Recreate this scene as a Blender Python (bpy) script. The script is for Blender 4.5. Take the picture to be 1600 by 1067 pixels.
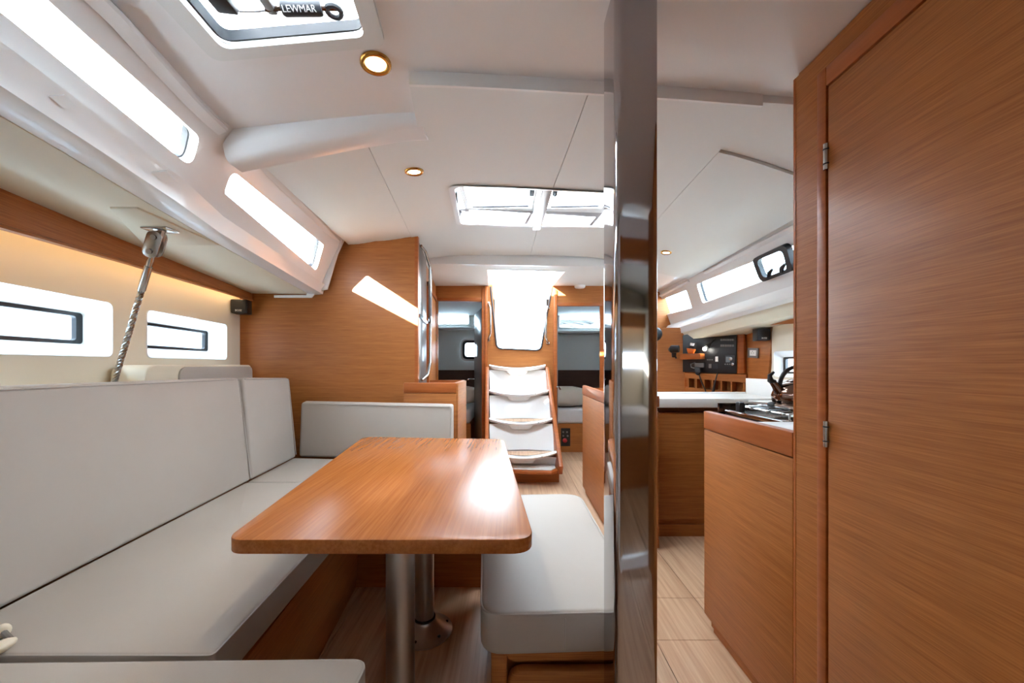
import bpy, bmesh, math, random
from mathutils import Vector, Matrix
from mathutils.geometry import tessellate_polygon
random.seed(7)
for o in list(bpy.data.objects): bpy.data.objects.remove(o)
scene = bpy.context.scene
col = scene.collection
# ------------------------------------------------------------------ camera, sky, sun, exposure
F, CX, HZ, EYE = 600.0, 800.0, 570.0, 1.10          # focal length in px, principal column, horizon row, eye height
cd = bpy.data.cameras.new('camera'); cam = bpy.data.objects.new('camera', cd); col.objects.link(cam)
cam.location = (0, 0, EYE); cam.rotation_euler = (math.pi/2, 0, 0)
cd.sensor_width = 36; cd.lens = 36*F/1600; cd.shift_y = (HZ-533.5)/1600; cd.clip_start = .02
scene.camera = cam
SKY = 6.2; SUN = 20.0
w = bpy.data.worlds.new('sky'); scene.world = w; w.use_nodes = True
bg = w.node_tree.nodes['Background']; bg.inputs[0].default_value = (.68, .85, 1, 1); bg.inputs[1].default_value = SKY
sl = bpy.data.lights.new('sun_offscreen', 'SUN'); sl.energy = SUN; sl.angle = math.radians(.6); sl.color = (1, .96, .90)
so = bpy.data.objects.new('sun_offscreen', sl); col.objects.link(so)
SUN_DIR = Vector((1, 2.1, -.77)).normalized()
so.rotation_euler = SUN_DIR.to_track_quat('-Z', 'Y').to_euler(); so.location = (-4, -4, 5)
vs = scene.view_settings
vs.view_transform = 'Standard'; vs.look = 'None'; vs.gamma = 1; vs.exposure = 1.7; vs.use_curve_mapping = False

# ------------------------------------------------------------------ measuring helpers (metres; x right, y aft, z up)
V = Vector
def W(u, v, d): return V(((u-CX)*d/F, d, EYE-(v-HZ)*d/F))
def WZ(u, v, z): return W(u, v, (EYE-z)*F/(v-HZ))
def lerp(a, b, t): return a+(b-a)*t
def interp(pts, x):
    if x <= pts[0][0]: return pts[0][1]
    for (a, fa), (b, fb) in zip(pts, pts[1:]):
        if x <= b: return lerp(fa, fb, (x-a)/(b-a))
    return pts[-1][1]
LIFT = .035
def ceil_z(x, y):                       # cambered deckhead, centreline drifts with the yaw of the boat
    base = interp([(1.1, 1.905), (2.8, 2.09)], y); d = abs(x-(.37-.07*y))-.62
    e = min(1, max(0, (x-(.37-.07*y)-.55)/.85)); e = e*e*(3-2*e)
    return base-.075*(d+math.sqrt(d*d+.03))-e*interp([(2.1, 0), (2.8, .062), (3.5, .05), (4.5, .035)], y)
def RC(u, v, lift=0):
    lo, hi = .3, 7
    for _ in range(50):
        m = (lo+hi)/2; p = W(u, v, m)
        if p.z < ceil_z(p.x, p.y)+lift: lo = m
        else: hi = m
    return W(u, v, lo)

# ------------------------------------------------------------------ materials
def lin(c):
    return tuple((x/12.92 if x <= .04045 else ((x+.055)/1.055)**2.4) for x in [k/255 for k in c])
MATS = {}
def mat(name, rgb, rough=.5, metal=0, emit=0, coat=0, spec=.5, bump=0, bscale=200, var=0):
    m = bpy.data.materials.new(name); m.use_nodes = True; nt = m.node_tree; b = nt.nodes['Principled BSDF']
    c = lin(rgb)+(1,)
    b.inputs['Base Color'].default_value = c; b.inputs['Roughness'].default_value = rough
    b.inputs['Metallic'].default_value = metal; b.inputs['Coat Weight'].default_value = coat
    b.inputs['Specular IOR Level'].default_value = spec
    if emit: b.inputs['Emission Color'].default_value = c; b.inputs['Emission Strength'].default_value = emit
    if bump or var:
        tc = nt.nodes.new('ShaderNodeTexCoord'); n = nt.nodes.new('ShaderNodeTexNoise')
        n.inputs['Scale'].default_value = bscale; n.inputs['Detail'].default_value = 4
        nt.links.new(tc.outputs['Object'], n.inputs['Vector'])
        if bump:
            bp = nt.nodes.new('ShaderNodeBump'); bp.inputs['Strength'].default_value = bump; bp.inputs['Distance'].default_value = .002
            nt.links.new(n.outputs['Fac'], bp.inputs['Height']); nt.links.new(bp.outputs['Normal'], b.inputs['Normal'])
        if var:
            n2 = nt.nodes.new('ShaderNodeTexNoise'); n2.inputs['Scale'].default_value = 3; n2.inputs['Detail'].default_value = 3
            nt.links.new(tc.outputs['Object'], n2.inputs['Vector'])
            r = nt.nodes.new('ShaderNodeValToRGB'); nt.links.new(n2.outputs['Fac'], r.inputs['Fac'])
            r.color_ramp.elements[0].color = tuple(k*(1-var) for k in c[:3])+(1,); r.color_ramp.elements[1].color = tuple(min(1, k*(1+var)) for k in c[:3])+(1,)
            r.color_ramp.elements[0].position = .3; r.color_ramp.elements[1].position = .7
            nt.links.new(r.outputs['Color'], b.inputs['Base Color'])
    MATS[name] = m; return m
def wood(name, dark, light, scale, rough=.45, coat=.05, spec=.3):
    m = bpy.data.materials.new(name); m.use_nodes = True; nt = m.node_tree; b = nt.nodes['Principled BSDF']
    tc = nt.nodes.new('ShaderNodeTexCoord')
    def layer(sc, detail):
        mp = nt.nodes.new('ShaderNodeMapping'); mp.inputs['Scale'].default_value = sc
        n = nt.nodes.new('ShaderNodeTexNoise'); n.inputs['Scale'].default_value = 1; n.inputs['Detail'].default_value = detail; n.inputs['Roughness'].default_value = .6
        nt.links.new(tc.outputs['Object'], mp.inputs['Vector']); nt.links.new(mp.outputs['Vector'], n.inputs['Vector']); return n
    fine = layer(scale, 5); broad = layer(tuple(s*.16 for s in scale), 3)
    mix = nt.nodes.new('ShaderNodeMath'); mix.operation = 'MULTIPLY_ADD'; mix.inputs[1].default_value = .72
    ad = nt.nodes.new('ShaderNodeMath'); ad.operation = 'MULTIPLY'; ad.inputs[1].default_value = .28
    nt.links.new(broad.outputs['Fac'], ad.inputs[0]); nt.links.new(fine.outputs['Fac'], mix.inputs[0]); nt.links.new(ad.outputs[0], mix.inputs[2])
    r = nt.nodes.new('ShaderNodeValToRGB'); e = r.color_ramp.elements
    e[0].position = .34; e[1].position = .64; e[0].color = lin(dark)+(1,); e[1].color = lin(light)+(1,)
    nt.links.new(mix.outputs[0], r.inputs['Fac']); nt.links.new(r.outputs['Color'], b.inputs['Base Color'])
    bp = nt.nodes.new('ShaderNodeBump'); bp.inputs['Strength'].default_value = .05; bp.inputs['Distance'].default_value = .0005
    if name != 'wood_y': nt.links.new(fine.outputs['Fac'], bp.inputs['Height']); nt.links.new(bp.outputs['Normal'], b.inputs['Normal'])
    b.inputs['Specular IOR Level'].default_value = spec; b.inputs['Roughness'].default_value = rough; b.inputs['Coat Weight'].default_value = coat; b.inputs['Coat Roughness'].default_value = .22
    MATS[name] = m; return m
def glass(name, tint, gloss=.06, frost=0.0):
    m = bpy.data.materials.new(name); m.use_nodes = True; nt = m.node_tree; nt.nodes.remove(nt.nodes['Principled BSDF'])
    t = nt.nodes.new('ShaderNodeBsdfTransparent'); t.inputs[0].default_value = tint+(1,)
    g = nt.nodes.new('ShaderNodeBsdfGlossy'); g.inputs['Roughness'].default_value = .03
    mx = nt.nodes.new('ShaderNodeMixShader'); mx.inputs[0].default_value = gloss
    src = t
    if frost:
        tr = nt.nodes.new('ShaderNodeBsdfTranslucent'); tr.inputs[0].default_value = tint+(1,)
        m2 = nt.nodes.new('ShaderNodeMixShader'); m2.inputs[0].default_value = frost
        nt.links.new(t.outputs[0], m2.inputs[1]); nt.links.new(tr.outputs[0], m2.inputs[2]); src = m2
    nt.links.new(src.outputs[0], mx.inputs[1]); nt.links.new(g.outputs[0], mx.inputs[2])
    nt.links.new(mx.outputs[0], nt.nodes['Material Output'].inputs[0]); MATS[name] = m; return m
WD, WL = (146, 83, 37), (184, 116, 60)
wood('wood_x', WD, WL, (7, 7, 420))                    # veneer, grain level along the panel
wood('wood_y', (150, 82, 35), (178, 108, 53), (130, 3, 130), rough=.27, coat=.0, spec=.24)   # table top, grain fore and aft
wood('wood_edge', (156, 82, 36), (176, 98, 48), (4, 4, 60), rough=.35)
wood('headboard', (66, 42, 34), (84, 56, 46), (7, 7, 300))
wood('floor_wood', (176, 138, 108), (210, 174, 142), (60, 2, 60), rough=.4, coat=.15)
mat('liner', (222, 225, 223), .75, bump=.08, bscale=500)        # padded deckhead panels
mat('gelcoat', (232, 233, 233), .35, coat=.2)
mat('white', (236, 236, 234), .3, coat=.2)
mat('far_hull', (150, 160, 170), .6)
mat('cream', (232, 224, 206), .7, bump=.06, bscale=500)
mat('soffit', (226, 222, 202), .6)
mat('leather', (181, 172, 163), .55, spec=.35, bump=.25, bscale=900, var=.03)
mat('leather_cream', (226, 214, 192), .55, bump=.2, bscale=900)
mat('leather_edge', (188, 182, 176), .6)
mat('chrome', (186, 183, 185), .05, 1)
mat('steel', (188, 186, 182), .22, 1)
mat('alu', (190, 188, 186), .38, 1)
mat('black', (22, 22, 25), .45)
mat('rubber', (34, 36, 42), .6)
mat('grey_door', (104, 94, 88), .3, coat=.2)
mat('sheet', (205, 200, 198), .8, bump=.3, bscale=14)
mat('pillow', (214, 204, 190), .8, bump=.3, bscale=10)
mat('orange', (226, 110, 30), .5)
mat('gold', (190, 140, 70), .25, 1)
mat('screen', (120, 128, 132), .2)
mat('grey', (120, 118, 118), .5)
mat('lamp', (255, 226, 170), .5, emit=8)
mat('lamp_cool', (255, 252, 240), .5, emit=20)
mat('led', (255, 226, 172), .5, emit=3.4)
mat('red', (170, 30, 40), .5)
mat('bronze', (120, 96, 84), .12, 1)
glass('glass', (.95, .98, 1), .05); glass('acrylic', (1, 1, 1), .04, 1); glass('blind', (.97, .98, 1), .03, .94)

# ------------------------------------------------------------------ mesh builder
class MB:
    def __init__(s): s.v = []; s.f = []; s.sm = []
    def add(s, vs_, fs):
        o = len(s.v); s.v += [V(p) for p in vs_]; s.f += [[i+o for i in f] for f in fs]; return s
    def hexa(s, p): return s.add(p, [[3,2,1,0],[4,5,6,7],[0,1,5,4],[1,2,6,5],[2,3,7,6],[3,0,4,7]])
    def box(s, x0, x1, y0, y1, z0, z1):
        return s.hexa([(x0,y0,z0),(x1,y0,z0),(x1,y1,z0),(x0,y1,z0),(x0,y0,z1),(x1,y0,z1),(x1,y1,z1),(x0,y1,z1)])
    def prism(s, pts, vec):
        n = len(pts); vec = V(vec); a = [V(p) for p in pts]
        return s.add(a+[p+vec for p in a], [list(range(n))[::-1], list(range(n, 2*n))]+[[i, (i+1) % n, n+(i+1) % n, n+i] for i in range(n)])
    def loft(s, rings, closed=True, cap=True):
        n = len(rings[0]); vs_ = [p for r in rings for p in r]; fs = []
        for k in range(len(rings)-1):
            for i in range(n if closed else n-1):
                j = (i+1) % n; fs.append([k*n+i, k*n+j, (k+1)*n+j, (k+1)*n+i])
        if cap and closed: fs += [list(range(n))[::-1], [(len(rings)-1)*n+i for i in range(n)]]
        return s.add(vs_, fs)
    def tube(s, path, r, n=10):
        path = [V(p) for p in path]; rings = []; up = None
        for i, p in enumerate(path):
            t = (path[min(i+1, len(path)-1)]-path[max(i-1, 0)]).normalized()
            if up is None:
                up = V((0,0,1)) if abs(t.z) < .9 else V((1,0,0))
            a = (up-t*up.dot(t)).normalized(); b = t.cross(a); up = a
            rr = r[i] if isinstance(r, (list, tuple)) else r
            rings.append([p+a*rr*math.cos(k*2*math.pi/n)+b*rr*math.sin(k*2*math.pi/n) for k in range(n)])
        return s.loft(rings)
    def lathe(s, prof, c, n=24, axis=(0,0,1)):
        q = V((0,0,1)).rotation_difference(V(axis)); c = V(c)
        return s.loft([[c+q @ V((r*math.cos(k*2*math.pi/n), r*math.sin(k*2*math.pi/n), z)) for k in range(n)] for r, z in prof])
    def grid(s, fn, nu, nv):
        return s.add([fn(i/nu, j/nv) for i in range(nu+1) for j in range(nv+1)],
            [[i*(nv+1)+j, (i+1)*(nv+1)+j, (i+1)*(nv+1)+j+1, i*(nv+1)+j+1] for i in range(nu) for j in range(nv)])
ORG = {}
def mesh_of(mb, bevel=0, seg=2, ang=30, weld=True):
    me = bpy.data.meshes.new('m'); me.from_pydata(mb.v, [], mb.f); bm = bmesh.new(); bm.from_mesh(me)
    if weld: bmesh.ops.remove_doubles(bm, verts=bm.verts, dist=1e-5)
    bmesh.ops.recalc_face_normals(bm, faces=bm.faces)
    if bevel:
        es = [e for e in bm.edges if len(e.link_faces) == 2 and e.calc_face_angle(0) > math.radians(ang)]
        bmesh.ops.bevel(bm, geom=es, offset=bevel, segments=seg, profile=.5, affect='EDGES', clamp_overlap=True)
    bm.to_mesh(me); bm.free(); return me
def finish(me, smooth=38):
    for p in me.polygons: p.use_smooth = True
    me.set_sharp_from_angle(angle=math.radians(smooth))
def place(name, me, m, parent=None, origin=None):
    o = bpy.data.objects.new(name, me); col.objects.link(o); o.data.name = name
    if m and not me.materials: me.materials.append(MATS[m])
    if parent is not None: org = ORG[parent.name]; o.parent = parent
    elif origin is not None: org = V(origin); o.location = org
    else:
        xs = [v.co for v in me.vertices]; org = V((sum(p.x for p in xs)/len(xs), sum(p.y for p in xs)/len(xs), min(p.z for p in xs))); o.location = org
    me.transform(Matrix.Translation(-org)); ORG[o.name] = org; return o
def obj(name, mb, m, parent=None, bevel=0, seg=2, smooth=38, ang=30):
    me = mesh_of(mb, bevel, seg, ang); finish(me, smooth); return place(name, me, m, parent)
def thing(name, label, cat, loc, group=None):
    o = bpy.data.objects.new(name, None); col.objects.link(o); o.location = loc; o.empty_display_size = .05
    ORG[o.name] = V(loc); return tag(o, label, cat, group)
def tag(o, label, cat, group=None):
    o['label'] = label; o['category'] = cat
    if group: o['group'] = group
    return o
def struct(o): o['kind'] = 'structure'; return o
def sroot(name, loc=(0,0,0)):
    o = bpy.data.objects.new(name, None); col.objects.link(o); o.location = loc; ORG[o.name] = V(loc); o.empty_display_size = .05
    return struct(o)
def lab(o, t): o['label'] = t; return o
def bcut(o, cutters):                   # real openings: exact boolean, applied at once
    for mb in cutters:
        me = mesh_of(mb); c = bpy.data.objects.new('cutter', me); col.objects.link(c)
        md = o.modifiers.new('b', 'BOOLEAN'); md.object = c; md.operation = 'DIFFERENCE'; md.solver = 'EXACT'
        bpy.context.view_layer.update()
        ev = o.evaluated_get(bpy.context.evaluated_depsgraph_get()); new = bpy.data.meshes.new_from_object(ev)
        o.modifiers.clear(); old = o.data; o.data = new; bpy.data.meshes.remove(old)
        bpy.data.objects.remove(c); bpy.data.meshes.remove(me)
    finish(o.data, 30); return o
def round_poly(pts, r, n=6):            # round the corners of a planar polygon (3-D points); r one value or per corner
    out = []; pts = [V(p) for p in pts]; k = len(pts)
    for i, p in enumerate(pts):
        rr = r[i] if isinstance(r, (list, tuple)) else r
        a = (pts[i-1]-p); b = (pts[(i+1) % k]-p); 
        if rr <= 1e-6: out.append(p); continue
        an = a.angle(b); t = min(rr/math.tan(an/2), a.length*.49, b.length*.49)
        p0 = p+a.normalized()*t; p1 = p+b.normalized()*t
        for j in range(n+1):
            q = j/n; out.append(p0*(1-q)**2+p*2*q*(1-q)+p1*q*q)
    return out
def slab(plan, z0, z1, r=0, n=6):
    mb = MB(); return mb.prism(round_poly([(x, y, z0) for x, y in plan], r, n), (0, 0, z1-z0))
def text_part(name, s, m, parent, pos, xdir, ydir, size, depth=.0006):
    cu = bpy.data.curves.new('t', 'FONT'); cu.body = s; cu.size = size; cu.extrude = depth; cu.align_x = 'CENTER'; cu.align_y = 'CENTER'
    t = bpy.data.objects.new('t', cu); col.objects.link(t); bpy.context.view_layer.update()
    me = bpy.data.meshes.new_from_object(t.evaluated_get(bpy.context.evaluated_depsgraph_get()))
    bpy.data.objects.remove(t)
    x = V(xdir).normalized(); y = V(ydir); y = (y-x*y.dot(x)).normalized(); z = x.cross(y)
    M = Matrix((x, y, z)).transposed().to_4x4(); M.translation = V(pos); me.transform(M)
    return place(name, me, m, parent)
def arc(c, a, b, r, a0, a1, n=10):
    return [V(c)+V(a)*r*math.cos(math.radians(lerp(a0, a1, i/n)))+V(b)*r*math.sin(math.radians(lerp(a0, a1, i/n))) for i in range(n+1)]

# ================================================================== SETTING
# ---- floor
fl = struct(obj('floor', MB().box(-2.2, 2.4, -2.6, 6.6, -.06, -.008), 'floor_wood'))
def fboard(x0, x1, y0, y1):
    obj('floor_board', MB().box(x0+.0015, x1-.0015, y0+.0015, y1-.0015, -.008, 0), 'floor_wood', fl)
for x0, x1, ys in [(-1.5, -.72, [-2.5, .9, 2.2]), (-.72, -.09, [-2.5, -.6, .62, 1.92, 2.8, 4.42]), (-.09, .575, [-2.5, -.6, .55, 1.9, 3.05, 4.42]),
                   (.575, .86, [-2.5, -.4, .55, 1.535, 1.813, 2.75, 4.42]), (.86, 1.9, [-2.5, -.4, .55, 1.535, 1.813, 2.75, 4.42]), (-1.9, -.35, [4.42, 6.5]), (-.35, 2.3, [4.42, 6.5])]:
    for a, b in zip(ys, ys[1:]): fboard(x0, x1, a, b)

# ---- deckhead
port_rail = []
for u, v in [(174, 0), (245, 84), (357, 201), (404, 250), (470, 318), (530, 379)]:
    p = RC(u, v, LIFT if v < 210 else LIFT*.3); port_rail.append((p.y, p.x))
PR = [(-2.6, -.35), (0, -.78)]+port_rail+[(4.5, -1.2), (6.6, -1.2)]
SR = [(-2.6, 1.8), (.6, 1.7), (1.1, 1.45), (2.18, 1.61), (4.57, 1.707), (6.6, 1.72)]
def pr(y): return interp(PR, y)
def sr(y): return interp(SR, y)
YA, YB = -2.6, 4.5
def shell(u, v, dz):
    y = lerp(YA, YB, v); x = lerp(pr(y)-.03, sr(y)+.03, u); return V((x, y, ceil_z(x, y)+dz))
def slab_surface(fn, nu, nv, t):
    lo = [[fn(i/nu, j/nv) for j in range(nv+1)] for i in range(nu+1)]
    mb = MB(); mb.grid(lambda a, b: lo[round(a*nu)][round(b*nv)], nu, nv)
    n0 = len(mb.v); mb.v += [p+V((0, 0, t)) for p in mb.v[:n0]]; nf = len(mb.f); mb.f += [[k+n0 for k in f][::-1] for f in mb.f[:nf]]
    idx = lambda i, j: i*(nv+1)+j
    ring = [idx(i, 0) for i in range(nu)]+[idx(nu, j) for j in range(nv)]+[idx(i, nv) for i in range(nu, 0, -1)]+[idx(0, j) for j in range(nv, 0, -1)]
    for a, b in zip(ring, ring[1:]+ring[:1]): mb.f.append([a, b, b+n0, a+n0])
    return mb
ce = struct(obj('ceiling', slab_surface(lambda a, b: shell(a, b, LIFT), 30, 60, .03), 'gelcoat'))
def panel(quad, nx=10, ny=10, thick=LIFT+.002, drop=0, m='liner', name='ceiling_panel'):
    a, b, c, d = [V(q) for q in quad]        # near-left, near-right, far-right, far-left
    g = .0015
    def fn(i, j):
        p = lerp(lerp(a, b, i), lerp(d, c, i), j); return V((p.x, p.y, ceil_z(p.x, p.y)-drop))
    return obj(name, slab_surface(fn, nx, ny, thick+drop), m, ce)
YL2 = 3.46                                    # aft ledge
LL, LR = RC(640, 133), RC(1190, 166); DL, DR = RC(655, 215), RC(1122, 238)
SL0, SL1 = RC(570, 216), RC(641, 367)
cs0, cs1 = RC(918, 150), RC(867, 292)         # centre seam
def shr(p, dx=0, dy=0): return V((p.x+dx, p.y+dy, p.z))
mid0 = lerp(LL, LR, (cs0.x-LL.x)/(LR.x-LL.x)); midD = lerp(DL, DR, (lerp(cs0, cs1, .5).x-DL.x)/(DR.x-DL.x))
g = .0012
P0L = panel([LL, shr(mid0, -g), shr(midD, -g), DL]); P0R = panel([shr(mid0, g), LR, DR, shr(midD, g)])
yD = max(DL.y, DR.y)
hx0, hx1 = RC(705, 290), RC(716, 347)
c1 = V((.165, YL2, 0))
farL = V((SL1.x-.10, YL2, 0)); farR = V((1.05, YL2+.06, 0))
P1L = panel([SL0, shr(midD, -g), shr(c1, -g), farL], 12, 12); P1R = panel([shr(midD, g), DR, farR, shr(c1, g)], 12, 12)
yb = SL0.y-.02
P2 = panel([V((pr(1.42)+.004, 1.42, 0)), shr(SL0, -g*2), shr(farL, -g*2), V((pr(2.9)+.012, 2.95, 0))], 10, 10)
P3 = panel([shr(DR, g*2), V((sr(1.75)-.012, 1.75, 0)), V((sr(3.6)-.012, 3.6, 0)), shr(farR, g*2)], 10, 10)
P5 = panel([LR+V((.002, -.0, 0)), V((1.45, LR.y+.02, 0)), V((sr(1.75)-.012, 1.745, 0)), DR+V((.004, -.003, 0))], 8, 6, drop=-.012)
# aft, lower deckhead over the companionway
ZLOW = 2.005
P4 = obj('ceiling_panel', MB().prism([V((-1.2, YL2-.06, ZLOW)), V((1.62, YL2+.14, ZLOW)), V((1.65, 4.5, ZLOW)), V((-1.2, 4.5, ZLOW))], (0, 0, .12)), 'liner', ce)
obj('ceiling_edge', MB().prism([V((-1.2, YL2-.072, ZLOW-.004)), V((1.62, YL2+.128, ZLOW-.004)), V((1.62, YL2+.15, ZLOW-.004)), V((-1.2, YL2-.05, ZLOW-.004))], (0, 0, .13)), 'white', ce)
def RL(u, v): return WZ(u, v, ZLOW)
PF = panel([LL+V((0, -.006, 0)), LR+V((0, -.006, 0)), LR+V((0, .004, 0)), LL+V((0, .004, 0))], 8, 2, drop=.002, m='white', name='ceiling_edge')

# openings for the hatches
def quad_cut(q, z0=1.6, z1=2.5, r=.03): return MB().prism(round_poly([V((p[0], p[1], z0)) for p in q], r), (0, 0, z1-z0))
hr, hl = RC(603, 67, LIFT), RC(335, 90, LIFT)
hl2 = RC(252, 0, LIFT); hr2 = RC(585, 0, LIFT)
H1o = [hl+(hl2-hl)*1.9, hr+(hr2-hr)*3.2, hr, hl]
for p_ in H1o: p_.z = 0
h1c = sum(H1o, V())/4
H1i = [h1c+(p-h1c)*.80 for p in H1o]
a0 = RC(705, 289); a1 = RC(717, 350)
b0h, b1h = RC(960, 300), RC(950, 354)
H2 = [V((a0.x, a0.y, 0)), V(((b0h-a0)*1.10+a0).to_3d()), V(((b1h-a1)*1.16+a1).to_3d()), V((a1.x, a1.y, 0))]
for p_ in H2: p_.z = 0
co0, co1 = RL(762, 421), RL(882, 424)
H3 = [V((co0.x, co0.y, 0)), V((co1.x, co1.y, 0)), V((.455, 4.46, 0)), V((-.27, 4.46, 0))]
bcut(ce, [quad_cut(H1i), quad_cut(H2, r=.06), quad_cut(H3, r=.01)])
for p in (P1L, P1R): bcut(p, [quad_cut(H2, r=.06)])
for p in (P4,): bcut(p, [quad_cut(H3, r=.01)])

# ---- port coachroof side with its long windows, soffit and hull side
GR = [(-2.6, -.45), (.70, -.93), (1.2, -1.04), (1.48, -1.135), (2.57, -1.324), (3.0, -1.40)]
SE = [(-2.6, -.62), (.777, -1.036), (1.13, -1.127), (1.6, -1.233), (2.7, -1.45), (3.0, -1.50)]
ZG, ZS = 1.68, 1.609
def gr(y): return interp(GR, y)
def se(y): return interp(SE, y)
def rail_pt(y): x = pr(y); return V((x, y, ceil_z(x, y)+LIFT*.7))
def side_pt(t, y): return lerp(rail_pt(y), V((gr(y), y, ZG)), t)
stn = [-2.6, -1.2, -.2, .4, .7, .92, 1.03, 1.2, 1.35, 1.48, 1.6, 1.9, 2.2, 2.57, 2.86]
def outn(y):
    n = V((rail_pt(y).z-ZG, 0, rail_pt(y).x-gr(y))); n = V((-(rail_pt(y).z-ZG), 0, rail_pt(y).x-gr(y))).normalized(); return n
TH = .035
wl = struct(obj('wall_left_upper', MB().loft([[side_pt(-.08, y), side_pt(1, y), side_pt(1, y)+outn(y)*TH, side_pt(-.08, y)+outn(y)*TH] for y in stn]), 'gelcoat'))
from mathutils.bvhtree import BVHTree
def hit(bvh, u, v):
    p = bvh.ray_cast(cam.location, W(u, v, 1)-cam.location); return p[0]
def surf_bvh(rows):
    vs_ = [p for r in rows for p in r]; n = len(rows[0]); fs = []
    for k in range(len(rows)-1):
        for i in range(n-1): fs.append([k*n+i, k*n+i+1, (k+1)*n+i+1, (k+1)*n+i])
    return BVHTree.FromPolygons(vs_, fs)
bp = surf_bvh([[side_pt(-.2, y), side_pt(1.3, y)] for y in stn])
wA = [hit(bp, 75, 0), hit(bp, 312, 214), hit(bp, 300, 263), hit(bp, 0, 18)]
# carry window A forward, out of frame
dA = (wA[0]-wA[1]); dB = (wA[3]-wA[2])
wA = [wA[1]+dA*1.35, wA[1], wA[2], wA[2]+dB*1.35]
wB = [hit(bp, 363, 266), hit(bp, 504, 381), hit(bp, 494, 423), hit(bp, 352, 303)]
def wquad(q, r, off=0, n=6):
    nm = (q[1]-q[0]).cross(q[3]-q[0]).normalized(); 
    if nm.x > 0 and q[0].x < 0: nm = -nm
    if nm.x < 0 and q[0].x > 0: nm = -nm
    return [p+nm*off for p in round_poly(q, r, n)], nm
def strip_window(name, q, r, wall, pane='glass', thick=TH, gasket=.007):
    ring, nm = wquad(q, r)
    bcut(wall, [MB().prism([p-nm*.12 for p in ring], nm*.3)])
    c = sum(ring, V())/len(ring); root = sroot(name, c)
    inner = [p+(c-p).normalized()*gasket for p in ring]
    mb = MB(); k = len(ring)
    mb.add([p+nm*(thick-.006) for p in ring]+[p+nm*(thick-.006) for p in inner]+[p+nm*(thick+.012) for p in ring]+[p+nm*(thick+.012) for p in inner],
           [[i, (i+1) % k, k+(i+1) % k, k+i] for i in range(k)]+[[2*k+i, 2*k+(i+1) % k, 3*k+(i+1) % k, 3*k+i] for i in range(k)]+[[k+i, k+(i+1) % k, 3*k+(i+1) % k, 3*k+i] for i in range(k)]+[[i, (i+1) % k, 2*k+(i+1) % k, 2*k+i] for i in range(k)])
    obj('gasket', mb, 'rubber', root)
    grow = [p+(p-c).normalized()*.012 for p in ring]
    obj('pane', MB().prism([p+nm*(thick+.004) for p in grow], nm*.005), pane, root)
    return root
w1 = strip_window('window_1', wA, .035, wl, 'glass')
k1 = .06
bq, bn = wquad([wA[0], lerp(wA[1], wA[0], k1), lerp(wA[2], wA[3], k1), wA[3]], .01)
obj('sun_blind', MB().prism([p+bn*(TH-.008) for p in bq], bn*.002), 'blind', w1)
strip_window('window_2', wB, .03, wl, 'glass')
# rolled lower edge of the coachroof side
def roll(y):
    a = V((gr(y), y, ZG)); b = V((se(y), y, ZS)); m = lerp(a, b, .5)+V((.028, 0, -.012))
    return [a+V((-.01, 0, .02)), a+V((.0, 0, 0)), a+V((.022, 0, -.008)), m+V((.018, 0, .004)), m+V((.012, 0, -.02)), b+V((.012, 0, -.004)), b, b+V((-.06, 0, .03))]
obj('lower_moulding', MB().loft([roll(y) for y in stn]), 'gelcoat', wl)
# little cover tabs on the moulding
rb = surf_bvh([roll(y) for y in stn])
for u, v in [(98, 158), (258, 277)]:
    q_ = [hit(rb, u-22, v-9), hit(rb, u+2, v-11), hit(rb, u+20, v+10), hit(rb, u, v+9)]
    if all(q_): obj('cover_tab', MB().prism([p+V((.0015, 0, -.0025)) for p in q_], (-.001, 0, .002)), 'gelcoat', wl)
b_near = RC(357, 201, LIFT).y-.03; b_far = RC(404, 250).y-.02
# grab-rail like curtain track where the deckhead meets the side
def track(y0, y1, wall, f, sgn=1, n=14):
    pts = []
    for i in range(n+1):
        y = lerp(y0, y1, i/n); p = f(y); pts.append([p+V((sgn*.0, 0, .012)), p+V((sgn*.016, 0, -.006)), p+V((sgn*.012, 0, -.014)), p+V((-sgn*.016, 0, -.026)), p+V((-sgn*.022, 0, -.012))])
    return obj('curtain_track', MB().loft(pts), 'gelcoat', wall, smooth=30)
track(.1, b_near, wl, rail_pt); track(b_far, 2.72, wl, rail_pt)
# soffit under the side deck
HX = lambda y: -1.454-.18*y
sof = obj('soffit', MB().loft([[V((se(y)-.004, y, ZS)), V((HX(y)-.08, y, ZS+.006)), V((HX(y)-.08, y, ZS+.04)), V((se(y)-.004, y, ZS+.04))] for y in stn]), 'soffit', wl)
obj('reinforcing_pad', MB().hexa([V((-1.30, 1.24, ZS-.006)), V((-1.21, 1.24, ZS-.006)), V((-1.235, 1.62, ZS-.006)), V((-1.55, 1.62, ZS-.006)), V((-1.30, 1.24, ZS+.01)), V((-1.21, 1.24, ZS+.01)), V((-1.235, 1.62, ZS+.01)), V((-1.55, 1.62, ZS+.01))]), 'soffit', wl, bevel=.004)
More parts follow.
